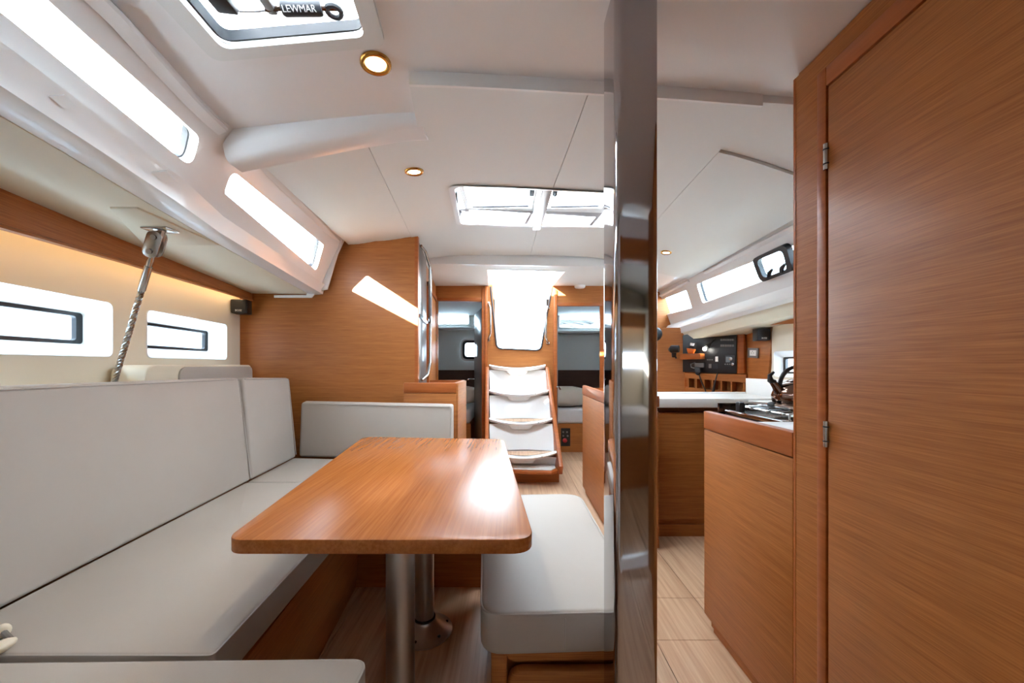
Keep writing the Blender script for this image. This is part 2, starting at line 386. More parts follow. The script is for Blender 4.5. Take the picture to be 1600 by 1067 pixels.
# hull side
def hull_quad(y0, y1, z0, z1, t): return MB().hexa([V((HX(y0)-t, y0, z0)), V((HX(y0), y0, z0)), V((HX(y1), y1, z0)), V((HX(y1)-t, y1, z0)), V((HX(y0)-t, y0, z1)), V((HX(y0), y0, z1)), V((HX(y1), y1, z1)), V((HX(y1)-t, y1, z1))])
wh = struct(obj('wall_left', hull_quad(-2.6, 2.78, 0, ZS+.02, .03), 'cream'))
def hull_port(name, y0, y1, hx, wall, sgn, z0=1.135, z1=1.371, zi0=1.19, zi1=1.325, dep=.12, yi=(0, -.01), pane='glass'):
    P = lambda y, z, o: V((hx(y)+sgn*o, y, z))
    out = [P(y0, z0, 0), P(y1, z0, 0), P(y1, z1, 0), P(y0, z1, 0)]
    ring = round_poly(out, .03, 5)
    bcut(wall, [MB().prism([p-V((sgn*.05, 0, 0)) for p in ring], (sgn*.3, 0, 0))])
    root = sroot(name, P((y0+y1)/2, z0, 0)); k = len(ring)
    inn = round_poly([P(y0+yi[0]-yi[0], zi0, dep), P(y1+yi[1], zi0, dep), P(y1+yi[1], zi1, dep), P(y0, zi1, dep)], .018, 5)
    lip = [p-V((sgn*.004, 0, 0)) for p in ring]; c = sum(ring, V())/k
    big = [p+(p-c).normalized()*.006-V((sgn*.001, 0, 0)) for p in ring]
    mb = MB(); mb.loft([big, lip, ring, inn], cap=False); obj('recess', mb, 'white', root, smooth=25)
    ci = sum(inn, V())/k; i2 = [V((p.x, p.y+(.018 if p.y < ci.y else -.024), ci.z+(p.z-ci.z)*.78)) for p in inn]; i3 = [p+V((sgn*.02, 0, 0)) for p in i2]
    obj('seal', MB().loft([[p-V((sgn*.001, 0, 0)) for p in inn], i2, i3, [p+V((sgn*.02, 0, 0)) for p in inn]], cap=False), 'black', root)
    obj('pane', MB().prism([p+V((sgn*.018, 0, 0)) for p in inn], (sgn*.005, 0, 0)), pane, root)
    return root
hull_port('window_3', .85, 1.687, HX, wh, -1); hull_port('window_4', 1.885, 2.58, HX, wh, -1)
# timber valance with warm strip light behind it
VX = [(-2.6, -.78), (1.11, -1.48), (1.6, -1.60), (2.8, -1.873)]
VB = [(-2.6, 1.47), (1.11, 1.496), (1.61, 1.522), (2.8, 1.56)]
vr = []
for y in [-1.5, 0, 1.11, 1.6, 2.2, 2.77]:
    x = interp(VX, y); z = interp(VB, y)
    vr.append([V((x-.02, y, ZS+.002)), V((x, y, ZS+.002)), V((x, y, z+.012)), V((x+.006, y, z+.008)), V((x+.006, y, z)), V((x-.02, y, z))])
va = tag(obj('wooden_valance', MB().loft(vr), 'wood_x'), 'brown wooden valance running above the two hull windows behind the sofa', 'valance')
ls = tag(obj('strip_light', MB().loft([[V((interp(VX, y)-.03, y, 1.572)), V((interp(VX, y)-.04, y, 1.572)), V((interp(VX, y)-.04, y, 1.58)), V((interp(VX, y)-.03, y, 1.58))] for y in [0, 1.11, 1.6, 2.2, 2.74]]), 'led'),
         'warm strip light hidden behind the wooden valance over the sofa windows', 'strip light')
# moulded deck beam on the port side
b0, b1 = RC(357, 201, LIFT), RC(640, 175, LIFT)
def beam_sec(t):
    x = lerp(pr(b0.y)-.03, DL.x+.03, t); y = lerp(b0.y, b1.y, t); zc = ceil_z(x, y)+LIFT
    h = lerp(.085, .034, min(1, t*1.12)); w2 = .105
    return [V((x, y, zc+.01)), V((x, y+.008, zc-h*.3)), V((x, y+.025, zc-h*.84)), V((x, y+.042, zc-h)), V((x, y+w2, zc-h)), V((x, y+w2+.012, zc-h*.85)), V((x, y+w2+.016, zc+.01))]
obj('deck_beam', MB().loft([beam_sec(i/12) for i in range(13)]), 'gelcoat', ce, smooth=50)

# ---- starboard coachroof side
SG = [(-2.6, 1.1), (0, 1.35), (1.1, 1.6), (2.4, 1.77), (4.9, 1.83)]
SS = [(-2.6, 1.2), (1.1, 1.65), (2.45, 1.81), (3.9, 1.715), (4.5, 1.72)]
SZ = [(0, 1.53), (2.45, 1.52), (3.9, 1.432), (4.5, 1.42)]
SGZ = [(0, 1.61), (2.4, 1.60), (4.5, 1.56)]
def srail(y): x = sr(y); return V((x, y, ceil_z(x, y)))
def sgr(y): return V((interp(SG, y), y, interp(SGZ, y)))
def sse(y): return V((interp(SS, y)+.03, y, interp(SZ, y)))
stn2 = [1.0, 1.5, 1.9, 2.2, 2.45, 2.8, 3.2, 3.6, 3.9, 4.2, 4.5]
TX = V((TH, 0, .01))
def sside(t, y): return lerp(V((sr(y), y, ceil_z(sr(y), y))), sgr(y), t)
wr = struct(obj('wall_right_upper', MB().loft([[sside(-.1, y), sside(1, y), sside(1, y)+TX, sside(-.1, y)+TX] for y in stn2]), 'gelcoat'))
bs = surf_bvh([[sside(-.6, y), sside(2, y)] for y in [.2]+stn2+[5.2, 6]])
s1 = [hit(bs, 1280, 368), hit(bs, 1089, 444), hit(bs, 1098, 474), hit(bs, 1280, 407)]
s2 = [hit(bs, 1073, 453), hit(bs, 1016, 475), hit(bs, 1020, 497), hit(bs, 1082, 481)]
strip_window('window_5', s1, .03, wr, 'glass', TH); strip_window('window_6', s2, .02, wr, 'glass', TH)
def sroll(y):
    a = sgr(y); b = sse(y); m = lerp(a, b, .5)+V((-.035, 0, -.015))
    return [a+V((.01, 0, .02)), a, a+V((-.03, 0, -.01)), m+V((-.02, 0, .0)), m+V((-.012, 0, -.02)), b+V((-.012, 0, -.006)), b, b+V((.06, 0, .04))]
obj('lower_moulding', MB().loft([sroll(y) for y in stn2]), 'gelcoat', wr)
track(1.6, 3.3, wr, srail, -1); track(3.62, 4.4, wr, srail, -1)
SHX = lambda y: interp([(0, 1.9), (2.0, 2.07), (3.06, 2.07), (3.16, 2.36), (4.4, 2.3)], y)
obj('soffit', MB().loft([[sse(y)+V((-.004, 0, 0)), sse(y)+V((.05, 0, -.078)), V((2.35, y, interp(SZ, y)-.088)), V((2.35, y, interp(SZ, y)+.02)), sse(y)+V((-.004, 0, .04))] for y in stn2]), 'soffit', wr)
# starboard hull side with port
wsh = struct(obj('wall_right', MB().loft([[V((SHX(y), y, 0)), V((SHX(y), y, 1.56)), V((SHX(y)+.03, y, 1.56)), V((SHX(y)+.03, y, 0))] for y in [1.0, 1.5, 2.0, 3.06, 3.16, 4.4]]), 'cream'))
hull_port('window_7', 2.30, 3.03, SHX, wsh, 1, 1.008, 1.205, 1.035, 1.16, .05, (0, -.03))

# ---- saloon bulkhead (port)
BD0, BD1 = 2.75, 2.83
def bd(u): return lerp(BD0, BD1, (u-369)/(652-369))
out = [(366, 815), (364, 455), (480, 452), (486, 442), (500, 440), (523, 372), (652, 358), (652, 600), (652, 815)]
mb = MB(); mb.prism([W(u, v, bd(u)) for u, v in out], (0, .03, 0))
wb = struct(obj('wall_saloon', mb, 'wood_x'))
edge = [W(648, 362, bd(648)-.002), W(653, 362, bd(652)-.002), W(653, 600, bd(652)-.002), W(648, 600, bd(648)-.002)]
obj('edge_trim', MB().prism(edge, (0, .036, 0)), 'wood_edge', wb)
# white end cap where the coachroof meets the bulkhead
cap = [(478, 461), (486, 442), (501, 441), (526, 378), (534, 374), (511, 452), (495, 455), (486, 465), (428, 465), (428, 461)]
obj('end_trim', MB().prism([W(u, v, 2.735) for u, v in cap], (0, .012, 0)), 'white', wb)
# ---- passage side: grey locker doors and a cabin door, port of the companionway
def SX(y): return -.705-.106*(y-2.82)
def spanel(y0, y1, z0, z1, proud=0, t=.03): return MB().hexa([V((SX(y0)-t, y0, z0)), V((SX(y0)+proud, y0, z0)), V((SX(y1)+proud, y1, z0)), V((SX(y1)-t, y1, z0)), V((SX(y0)-t, y0, z1)), V((SX(y0)+proud, y0, z1)), V((SX(y1)+proud, y1, z1)), V((SX(y1)-t, y1, z1))])
wp = struct(obj('wall_passage', spanel(2.86, 4.42, 0, 2.09), 'wood_x'))
lk = thing('tall_locker', 'tall grey-fronted locker with two doors beside the saloon bulkhead edge', 'locker', (SX(3.1), 3.1, 0))
for z0, z1 in ((.3, 1.46), (1.475, 2.02)):
    d_ = obj('locker_door', spanel(2.89, 3.36, z0, z1, .014, 0), 'grey_door', lk, bevel=.003)
obj('divider_strip', spanel(2.87, 3.37, 1.456, 1.48, .022, 0), 'chrome', lk)
gp = [(SX(2.9)+.026, 2.9, 2.0), (SX(2.97)+.05, 2.97, 1.98), (SX(3.12)+.07, 3.12, 1.9), (SX(3.14)+.07, 3.14, 1.6), (SX(3.14)+.07, 3.14, 1.12), (SX(3.05)+.06, 3.05, 1.02), (SX(2.92)+.03, 2.92, .985)]
gh = thing('grab_rail', 'long vertical steel grab rail in front of the grey locker doors', 'grab rail', gp[-1])
obj('rail', MB().tube(gp, .011), 'steel', gh); obj('clamp', MB().tube([(SX(3.14)+.07, 3.14, 1.44), (SX(3.14)+.07, 3.14, 1.49)], .017), 'chrome', gh)
obj('grip', MB().tube([(SX(3.14)+.07, 3.14, 1.50), (SX(3.14)+.07, 3.14, 1.88)], .014), 'grey', gh)
d2 = struct(obj('door_2', spanel(3.56, 4.28, .02, 1.80, .012, 0), 'wood_x', bevel=.003))
obj('hinge', MB().box(SX(4.26)+.012, SX(4.26)+.026, 4.25, 4.27, 1.36, 1.44), 'steel', d2)
obj('frame', MB().hexa(spanel(3.50, 3.545, 0, 1.86, .02, 0).v).hexa(spanel(4.29, 4.33, 0, 1.86, .02, 0).v).hexa(spanel(3.50, 4.33, 1.815, 1.86, .02, 0).v), 'wood_edge', d2)

# ---- aft bulkhead with two cabin doorways and the companionway
AY = 4.40
def A(u, v): return W(u, v, AY)
mb = MB().prism([V((-2.0, AY, 0)), V((2.05, AY, 0)), V((2.05, AY, 1.42)), V((1.88, AY, 1.50)), V((1.71, AY, 2.02)), V((-2.0, AY, 2.02))], (0, .04, 0))
wa = struct(obj('wall_back', mb, 'wood_x'))
def acut(pts, r=0): return MB().prism([p+V((0, -.3, 0)) for p in round_poly([A(u, v) for u, v in pts], r)], (0, .8, 0))
oc = [(772, 452), (863, 452), (844, 547.5), (777, 544)]
oc = [(766.5, 400), (869, 400), (845, 547.5), (776, 544.5)]
bcut(wa, [acut([(684, 470), (754, 471), (754, 721), (684, 721)]), acut([(869, 478), (938, 478), (938, 721), (869, 721)]), acut(oc, [0, 0, .07, .07])])
fr = sroot('trim_1', A(810, 720))
def vbar(u0, u1, v0, v1, proud, m='wood_edge', name='jamb', r=.004): return obj(name, MB().prism([A(u0, v0)+V((0, -proud, 0)), A(u1, v0)+V((0, -proud, 0)), A(u1, v1)+V((0, -proud, 0)), A(u0, v1)+V((0, -proud, 0))], (0, proud+.001, 0)), m, fr, bevel=r)
vbar(753, 757.5, 450, 720, .016); vbar(757.5, 762, 448, 720, .03); vbar(864.5, 870, 453, 720, .03)
vbar(869, 871.5, 476, 720, .012, 'grey_door'); vbar(937, 944, 478, 640, .014)
vbar(682, 757, 465, 470, .008); vbar(868, 944, 473, 478, .008)
# steel edging of the companionway opening
ring = round_poly([A(u, v)+V((0, -.006, 0)) for u, v in [(766.5, 448), (862.5, 448), (845, 547.5), (776, 544.5)]], [0, 0, .07, .07], 8)
obj('opening_edge', MB().tube(ring[1:]+ring[:1], .008, 6), 'rubber', fr)
# ledge under the companionway coaming: white well sides
well = MB(); hz0 = 1.96
for a, b in ((H3[0], H3[1]), (H3[1], H3[2]), (H3[3], H3[0])):
    n = (b-a).cross(V((0, 0, 1))).normalized(); zb = ZLOW-.004
    well.prism([a+V((0, 0, zb)), b+V((0, 0, zb)), b+V((0, 0, 2.13)), a+V((0, 0, 2.13))], n*.012)
obj('hatch_coaming', well, 'white', ce)

# ---- aft cabins
def cabin(side):
    # side -1 port, +1 starboard
    x0, x1 = (-1.95, -.20) if side < 0 else (.40, 1.70)
    zc = 1.86; y1 = 6.35
    nm = 'left' if side < 0 else 'right'
    r_ = sroot('wall_cabin_'+nm, ((x0+x1)/2, 5.4, 0))
    obj('cabin_ceiling', MB().box(x0, x1, AY+.045, y1, zc, zc+.03), 'liner', r_)
    for xx in (x0-.03, x1): obj('side_panel', MB().box(xx, xx+.03, AY+.045, y1, 0, zc), 'liner', r_)
    yb_ = 5.9
    bk = obj('end_panel', MB().box(x0, x1, yb_, yb_+.03, 0, zc), 'liner', r_)
    q = [W(u, v, yb_) for u, v in ([(672, 483), (732, 480), (734, 507), (672, 508)] if side < 0 else [(874, 488), (945, 486), (945, 514), (873, 512)])]
    bcut(bk, [MB().prism([p+V((0, -.1, 0)) for p in round_poly(q, .04)], (0, .3, 0))])
    ringq = round_poly(q, .04); c = sum(ringq, V())/len(ringq)
    rw = sroot('window_8' if side < 0 else 'window_9', c)
    obj('rim', MB().tube([p+V((0, -.004, 0)) for p in ringq]+[ringq[0]+V((0, -.004, 0))], .012, 6), 'white', rw)
    obj('pane', MB().prism([p+V((0, .012, 0)) for p in ringq], (0, .004, 0)), 'glass', rw)
    a, b = (W(600, 511, yb_-.02), W(757, 519, yb_-.02)) if side < 0 else (W(860, 516, yb_-.02), W(1000, 524, yb_-.02))
    obj('shelf_ledge', MB().box(x0, x1, yb_-.12, yb_, a.z-.05, a.z), 'white', r_, bevel=.02, seg=3)
    obj('headboard', MB().box(x0, x1, yb_-.06, yb_-.01, 0, 1.02), 'headboard', r_)
    bx0, bx1 = (-1.9, -.52) if side < 0 else (.42, 1.66)
    b_ = thing('cabin_bed', 'low berth with grey sheet seen through the %s doorway' % ('doorway beside the grey locker' if side < 0 else 'doorway beside the black-faced berth panel'), 'bed', ((bx0+bx1)/2, 5.3, 0))
    b_['label'] = 'berth with grey sheet behind the doorway with the grey open door' if side < 0 else 'berth with grey sheet and small black panel on its base'
    obj('bed_base', MB().box(bx0, bx1, 4.84, yb_-.07, 0, .36), 'wood_x', b_)
    obj('mattress', MB().box(bx0, bx1, 4.82, yb_-.07, .36, .54), 'sheet', b_, bevel=.04, seg=3)
    pc = V((-.78, 5.25, .56)) if side < 0 else V((.72, 5.15, .55))
    rings = []
    for i in range(9):
        t = -1+i/4; e = math.sqrt(max(0, 1-t*t)); rings.append([pc+V((math.copysign(abs(math.cos(a_))**.6, math.cos(a_))*.30*(.35+.65*e**.5), math.copysign(abs(math.sin(a_))**.6, math.sin(a_))*.2*(.35+.65*e**.5), .13+t*.13)) for a_ in [k*math.pi/12 for k in range(24)]])
    tag(obj('pillow', MB().loft(rings), 'pillow', smooth=80), 'white pillow on the berth behind the grey open door' if side < 0 else 'large beige pillow on the berth above the small black panel', 'pillow')
    if side > 0:
        pn = obj('control_panel', MB().prism([W(u, v, 4.838) for u, v in [(876.5, 669), (891, 669), (891, 697), (876.5, 697)]], (0, .01, 0)), 'black', b_)
        for (u, v) in [(880, 675), (886, 675), (880, 681), (887, 681)]: obj('switch', MB().lathe([(.012, 0), (.012, .006), (.0, .008)], W(u, v, 4.838), 8, (0, -1, 0)), 'grey', pn)
        obj('battery_switch', MB().lathe([(.028, 0), (.028, .012), (.016, .02), (0, .02)], W(882.5, 688, 4.838), 14, (0, -1, 0)), 'red', pn)
    return r_
cabin_port = cabin(-1); cabin(1)
# opening port in the cabin, with dark frame
hd = A(869.5, 604); obj('lever_handle', MB().tube([hd+V((0, -.01, 0)), hd+V((.0, -.05, 0)), hd+V((.02, -.055, 0)), hd+V((.04, -.05, -.03))], .009, 8), 'steel', fr)
pl = sroot('window_10', W(735, 560, 5.86))
q = [W(u, v, 5.86) for u, v in [(723, 532), (750, 532), (750, 561), (723, 561)]]
q10 = round_poly(q, .07); c10 = sum(q10, V())/len(q10)
for o in list(cabin_port.children):
    if o.name.startswith('end_panel'): bcut(o, [MB().prism([c10+(p-c10)*.9+V((0, -.1, 0)) for p in q10], (0, .3, 0))])
for nm, gro, m, y in (('frame', 0, 'rubber', 0), ):
    ro = round_poly(q, .07); c = sum(ro, V())/len(ro); ri = [c+(p-c)*.74 for p in ro]
    obj('frame', MB().loft([ro, [p+V((0, -.03, 0)) for p in ro], [p+V((0, -.03, 0)) for p in ri], ri], cap=False), 'rubber', pl)
    obj('pane', MB().prism([p+V((0, -.006, 0)) for p in ri], (0, .004, 0)), 'glass', pl)
    obj('flange', MB().loft([[c+(p-c)*1.22+V((0, .0, 0)) for p in ro], [c+(p-c)*1.18+V((0, -.014, 0)) for p in ro], [p+V((0, -.014, 0)) for p in ro]], cap=False), 'white', pl)
# open cabin door (grey leaf, edge towards the saloon)
d3 = struct(obj('door_3', MB().hexa([V((-.355, 4.46, .02)), V((-.335, 4.46, .02)), V((-.475, 5.05, .02)), V((-.497, 5.05, .02)), V((-.355, 4.46, 1.76)), V((-.335, 4.46, 1.76)), V((-.475, 5.05, 1.76)), V((-.497, 5.05, 1.76))]), 'grey_door', bevel=.004))
obj('handle', MB().tube([(-.45, 4.93, .92), (-.52, 4.91, .92), (-.535, 4.9, .92), (-.55, 4.80, .915)], .008, 8), 'steel', d3)
hc = MB().lathe([(.02, 0), (.02, .01), (0, .012)], (-.478, 4.93, .92), 12, (-1, -.22, 0)); obj('escutcheon', hc, 'steel', d3)
# smoke alarm
p = RL(906, 446)
tag(obj('smoke_alarm', MB().lathe([(.062, 0), (.062, -.018), (.05, -.03), (.02, -.034), (0, -.034)], (p.x, p.y, ZLOW), 20), 'white'), 'small round white alarm on the ceiling near the companionway', 'smoke alarm')
# faint deck gear aft of the windows
tag(obj('coiled_rope', MB().tube([V((.95, 6.35, 1.70))+V((.25*math.cos(k*.9)+.22*math.sin(k*.37), .12*math.sin(k*.7), .05+.07*abs(math.sin(k*.53)))) for k in range(90)], .016, 6), 'grey'), 'grey tangle of rope outside the cabin window beside the chrome post', 'rope')

# ---- forward end of the boat, behind the viewer (closes the room)
wf = struct(obj('wall_front', MB().box(-1.1, 1.8, -.44, -.40, 0, 1.90), 'gelcoat'))
bcut(wf, [MB().prism(round_poly([V((.05, -.7, .06)), V((.86, -.7, .06)), V((.86, -.7, 1.72)), V((.05, -.7, 1.72))], .08), (0, .6, 0))])
obj('door_frame', MB().box(.01, .05, -.46, -.385, 0, 1.78).box(.86, .90, -.46, -.385, 0, 1.78).box(.01, .90, -.46, -.385, 1.66, 1.78), 'wood_x', wf)
wfc = sroot('wall_forward_cabin', (0, -2.5, 0))
obj('hull_panel', MB().box(-1.4, 2.2, -2.63, -2.6, 0, 1.95), 'cream', wfc)
obj('valance', MB().box(-1.0, 1.6, -2.5, -2.47, 1.5, 1.66), 'wood_x', wfc)
obj('soffit', MB().box(-1.0, 1.6, -2.6, -2.3, 1.66, 1.69), 'soffit', wfc)
obj('strip_light_offscreen', MB().box(.7, 1.5, -2.54, -2.53, 1.60, 1.61), 'led', wfc)
obj('side_panel', MB().hexa([V((1.75, -.45, 0)), V((1.78, -.45, 0)), V((1.6, -2.6, 0)), V((1.57, -2.6, 0)), V((1.75, -.45, 1.95)), V((1.78, -.45, 1.95)), V((1.6, -2.6, 1.95)), V((1.57, -2.6, 1.95))]), 'cream', wfc)
obj('side_panel', MB().box(-1.05, -1.02, -2.6, -.45, 0, 1.95), 'cream', wfc)
pf = wfc.children[0] if False else None
for o in list(wfc.children):
    if o.name.startswith('hull_panel'): bcut(o, [MB().prism(round_poly([V((.95, -2.8, 1.08)), V((1.6, -2.8, 1.08)), V((1.6, -2.8, 1.22)), V((.95, -2.8, 1.22))], .02), (0, .4, 0))])
fb = thing('forward_bed', 'grey blanket on the bed in the forward cabin, mirrored in the chrome post', 'bed', (.8, -2.2, 0))
obj('bed_base', MB().box(-.9, 1.55, -2.58, -1.75, 0, .45), 'wood_x', fb)
obj('mattress', MB().box(-.9, 1.55, -2.58, -1.73, .45, .66), 'sheet', fb, bevel=.05, seg=3)

# ---- starboard partition with cabin door
PX = .81
wst = struct(obj('wall_partition', MB().box(PX, PX+.04, -.40, 1.10, 0, 1.918), 'wood_x'))
obj('corner_edge', MB().box(PX-.001, PX+.041, 1.096, 1.104, 0, 1.918), 'wood_edge', wst)
obj('light_leak_filler', MB().box(PX+.012, PX+.05, -.40, 1.10, 1.90, 1.975), 'wood_x', wst)  # strip added to stop light leaking in over the partition
wret = obj('return_panel', MB().box(PX+.04, 2.1, 1.06, 1.095, 0, 1.93), 'wood_x', wst)
def pz(u, v): return W(u, v, PX*F/(u-CX))
d1 = sroot('door_1', (PX, .4, 0))
yj = PX*F/(1295-CX); ytop = 1.806
obj('door_leaf', MB().box(PX-.007, PX+.01, -.02, yj-.006, .05, ytop), 'wood_x', d1, bevel=.002)
obj('jamb', MB().box(PX-.008, PX+.01, yj, PX*F/(1281-CX), .02, ytop+.055), 'wood_edge', d1, bevel=.002)
obj('head', MB().box(PX-.008, PX+.01, -.06, yj-.0005, ytop+.006, ytop+.055), 'wood_edge', d1, bevel=.002)
for v0, v1 in ((228, 268), (657, 697)):
    z1 = pz(1292, v0).z; z0 = pz(1292, v1).z
    hgo = obj('hinge', MB().tube([(PX-.009, yj-.003, z0), (PX-.009, yj-.003, z1)], .0065, 12), 'steel', d1, smooth=40)
    for k in (.22, .78): obj('knuckle_ring', MB().tube([(PX-.009, yj-.003, lerp(z0, z1, k)-.0015), (PX-.009, yj-.003, lerp(z0, z1, k)+.0015)], .0072, 12), 'rubber', hgo)

# ---- yacht to port behind the hull windows, added to block the low sun
nb = thing('sun_block_yacht', 'yacht hull added to block low sun, seen through the sofa hull windows', 'boat', (-4.6, 1.5, -.6))
secs = []
for y, wd, zt in ((-7.5, .15, 3.1), (-5.5, .75, 2.95), (-2.5, 1.1, 2.85), (1.5, 1.2, 2.8), (6.0, 1.05, 2.8), (8.5, .9, 2.85)):
    secs.append([V((-4.7-wd, y, zt)), V((-4.7+wd, y, zt)), V((-4.7+wd*.98, y, 1.6)), V((-4.7+wd*.85, y, .4)), V((-4.7+wd*.3, y, -.5)), V((-4.7-wd*.3, y, -.5)), V((-4.7-wd*.98, y, 1.6))])
obj('hull', MB().loft(secs), 'far_hull', nb, smooth=60)
for y0, y1 in ((-1.5, .2), (1.4, 2.6), (3.6, 4.8)):
    obj('hull_window', MB().box(-3.56, -3.475, y0, y1, 1.95, 2.15), 'screen', nb, bevel=.02)
obj('stripe', MB().box(-3.56, -3.47, -2.2, 4.5, 1.32, 1.38), 'grey', nb)
# ================================================================== HATCHES
def hatch_ring(outer, inner, zf, mb, t):
    k = len(outer)
    lo = [[V((p.x, p.y, zf(p)-t)) for p in outer], [V((p.x, p.y, zf(p)-t)) for p in inner], [V((p.x, p.y, zf(p)+.10)) for p in inner], [V((p.x, p.y, zf(p)+.10)) for p in outer]]
    return mb.loft(lo+[lo[0]], cap=False)
h1 = thing('deck_hatch', 'square deck hatch with white trim and black grip over the sofa', 'hatch', (h1c.x, h1c.y, 1.93))
zf = lambda p: ceil_z(p.x, p.y)+LIFT
Ho = round_poly(H1o, .03); Hi = [h1c+(p-h1c)*.80 for p in Ho]; Hm = [h1c+(p-h1c)*.82 for p in Ho]
obj('trim_frame', hatch_ring(Ho, Hi, zf, MB(), .012), 'liner', h1, smooth=30)
sc = lambda k: [h1c+(p-h1c)*k for p in Ho]
lv = lambda ps, dz: [V((p.x, p.y, zf(p)+dz)) for p in ps]
obj('seal', MB().loft([lv(sc(.805), .004), lv(sc(.785), .006), lv(sc(.775), .03), lv(sc(.805), .034)], cap=False), 'rubber', h1, smooth=30)
Hr_ = round_poly([h1c+(p-h1c)*.70 for p in H1o], .07); Hb_ = round_poly([h1c+(p-h1c)*.80 for p in H1o], .03)
obj('lens_rim', MB().loft([lv(Hb_, .034), lv(Hr_, .034), lv(Hr_, .046), lv(Hb_, .05)], cap=False), 'acrylic', h1)
obj('acrylic_lens', MB().prism(lv(sc(.82), .05), (0, 0, .01)), 'acrylic', h1)
zl = lambda u, v, dz: RC(u, v, LIFT+dz)
ga, gb = zl(440, 13, .015), zl(503, 13, .015)
gx = (gb-ga).normalized()
grp = obj('latch_grip', MB().tube([ga, lerp(ga, gb, .06), lerp(ga, gb, .94), gb], [.013, .016, .016, .013], 14), 'rubber', h1)
text_part('lettering', 'LEWMAR', 'white', grp, lerp(ga, gb, .5)+V((0, -.012, -.0125)), gx, V((0, -.75, .66)), .018)
obj('latch_bar', MB().tube([zl(415, 15, .018), ga, gb, zl(528, 13, .018)], .005, 8), 'bronze', h1)
e0 = zl(422, 8, .018); obj('latch_bracket', MB().hexa([e0+V((dx, dy, dz)) for dz in (-.006, .02) for dx, dy in ((-.016, -.03), (.008, -.03), (.008, .022), (-.016, .022))]), 'grey', h1, bevel=.006)
e1 = zl(522, 18, .015); obj('latch_eye', MB().tube(arc(e1, (1, 0, 0), (0, 1, 0), .016, 0, 360, 14), .006, 8), 'rubber', h1)
e2 = zl(352, 6, .018); obj('hinge_block', MB().hexa([e2+V((dx, dy, dz)) for dz in (-.012, .025) for dx, dy in ((-.025, -.03), (.02, -.03), (.02, .018), (-.025, .012))]), 'black', h1, bevel=.005)
obj('stay_wire', MB().tube([e2, zl(375, 18, .018), zl(400, 18, .018), zl(418, 16, .018)], .0025, 6), 'grey', h1)

# double skylight
h2 = thing('skylight', 'twin chrome-lined skylight in the middle of the cabin ceiling', 'skylight', ((H2[0].x+H2[1].x)/2, (H2[0].y+H2[2].y)/2, 2.02))
zf2 = lambda p: ceil_z(p.x, p.y)
h2c = sum(H2, V())/4; Ro = round_poly(H2, .06); k = len(Ro)
Ri = [h2c+(p-h2c)*.985 for p in Ro]
obj('lining', MB().loft([[V((p.x, p.y, zf2(p)-.003)) for p in [h2c+(q-h2c)*1.02 for q in Ro]], [V((p.x, p.y, zf2(p)-.004)) for p in Ri], [V((p.x, p.y, zf2(p)+.13)) for p in Ri]], cap=False), 'chrome', h2, smooth=50)
obj('rim', MB().loft([[V((p.x, p.y, zf2(p)-.006)) for p in [h2c+(q-h2c)*1.03 for q in Ro]], [V((p.x, p.y, zf2(p)-.006)) for p in [h2c+(q-h2c)*.975 for q in Ro]], [V((p.x, p.y, zf2(p)+.004)) for p in [h2c+(q-h2c)*.975 for q in Ro]], [V((p.x, p.y, zf2(p)+.004)) for p in [h2c+(q-h2c)*1.03 for q in Ro]]], cap=False), 'white', h2)
for k_ in (0, 1):
    A_, B_ = H2[0 if k_ == 0 else 1], H2[3 if k_ == 0 else 2]; e_ = (.012 if k_ == 0 else -.012)
    obj('dark_reflection_plate', MB().prism([V((A_.x+e_, lerp(A_.y, B_.y, .14), zf2(A_)+.006)), V((B_.x+e_, lerp(A_.y, B_.y, .86), zf2(B_)+.006)), V((B_.x+e_, lerp(A_.y, B_.y, .86), 2.15)), V((A_.x+e_, lerp(A_.y, B_.y, .14), 2.15))], (e_*.3, 0, 0)), 'grey_door', h2)  # dark plates standing in for the dark reflection in the chrome lining
xm0, xm1 = RC(859, 296).x, RC(847, 340).x; ym0, ym1 = H2[0].y, H2[2].y
mw = .03
obj('centre_bar', MB().hexa([V((xm0-mw, ym0, 2.03)), V((xm0+mw, ym0, 2.03)), V((xm0-.02+mw, ym1, 2.05)), V((xm0-.02-mw, ym1, 2.05)), V((xm0-mw, ym0, 2.18)), V((xm0+mw, ym0, 2.18)), V((xm0-.02+mw, ym1, 2.18)), V((xm0-.02-mw, ym1, 2.18))]), 'alu', h2, bevel=.006)
zt = lambda p: zf2(p)+.125
for xa, xb in ((H2[0].x-.02, xm0-mw), (xm0+mw-.01, H2[1].x+.02)):
    fr_ = obj('sash', MB().loft([[V((x, y, z)) for x, y in ((xa, ym0-.03), (xb, ym0), (xb, ym1+.01), (xa, ym1-.02))] for z in (2.165, 2.185)][:1]+[[V((lerp(xa, xb, a), lerp(ym0, ym1, b), 2.165)) for a, b in ((.06, .05), (.94, .05), (.94, .88), (.06, .88))]]+[[V((lerp(xa, xb, a), lerp(ym0, ym1, b), 2.19)) for a, b in ((.06, .05), (.94, .05), (.94, .88), (.06, .88))]], cap=False), 'white', h2)
    obj('acrylic_lens', MB().box(xa, xb, ym0-.04, ym1+.02, 2.186, 2.192), 'acrylic', fr_)
    obj('lens_seal', MB().tube([(xa+.05, lerp(ym0, ym1, .88), 2.175), (xb-.05, lerp(ym0, ym1, .86), 2.175)], .006, 6), 'rubber', fr_)
    for xx, yy in ((xb-.045 if xb < .3 else xa+.045, lerp(ym0, ym1, .45)),):
        obj('latch', MB().tube([(xx, yy-.09, 2.15), (xx, yy-.02, 2.135), (xx, yy+.06, 2.13), (xx, yy+.1, 2.15)], [.01, .016, .016, .012], 10), 'black', fr_)
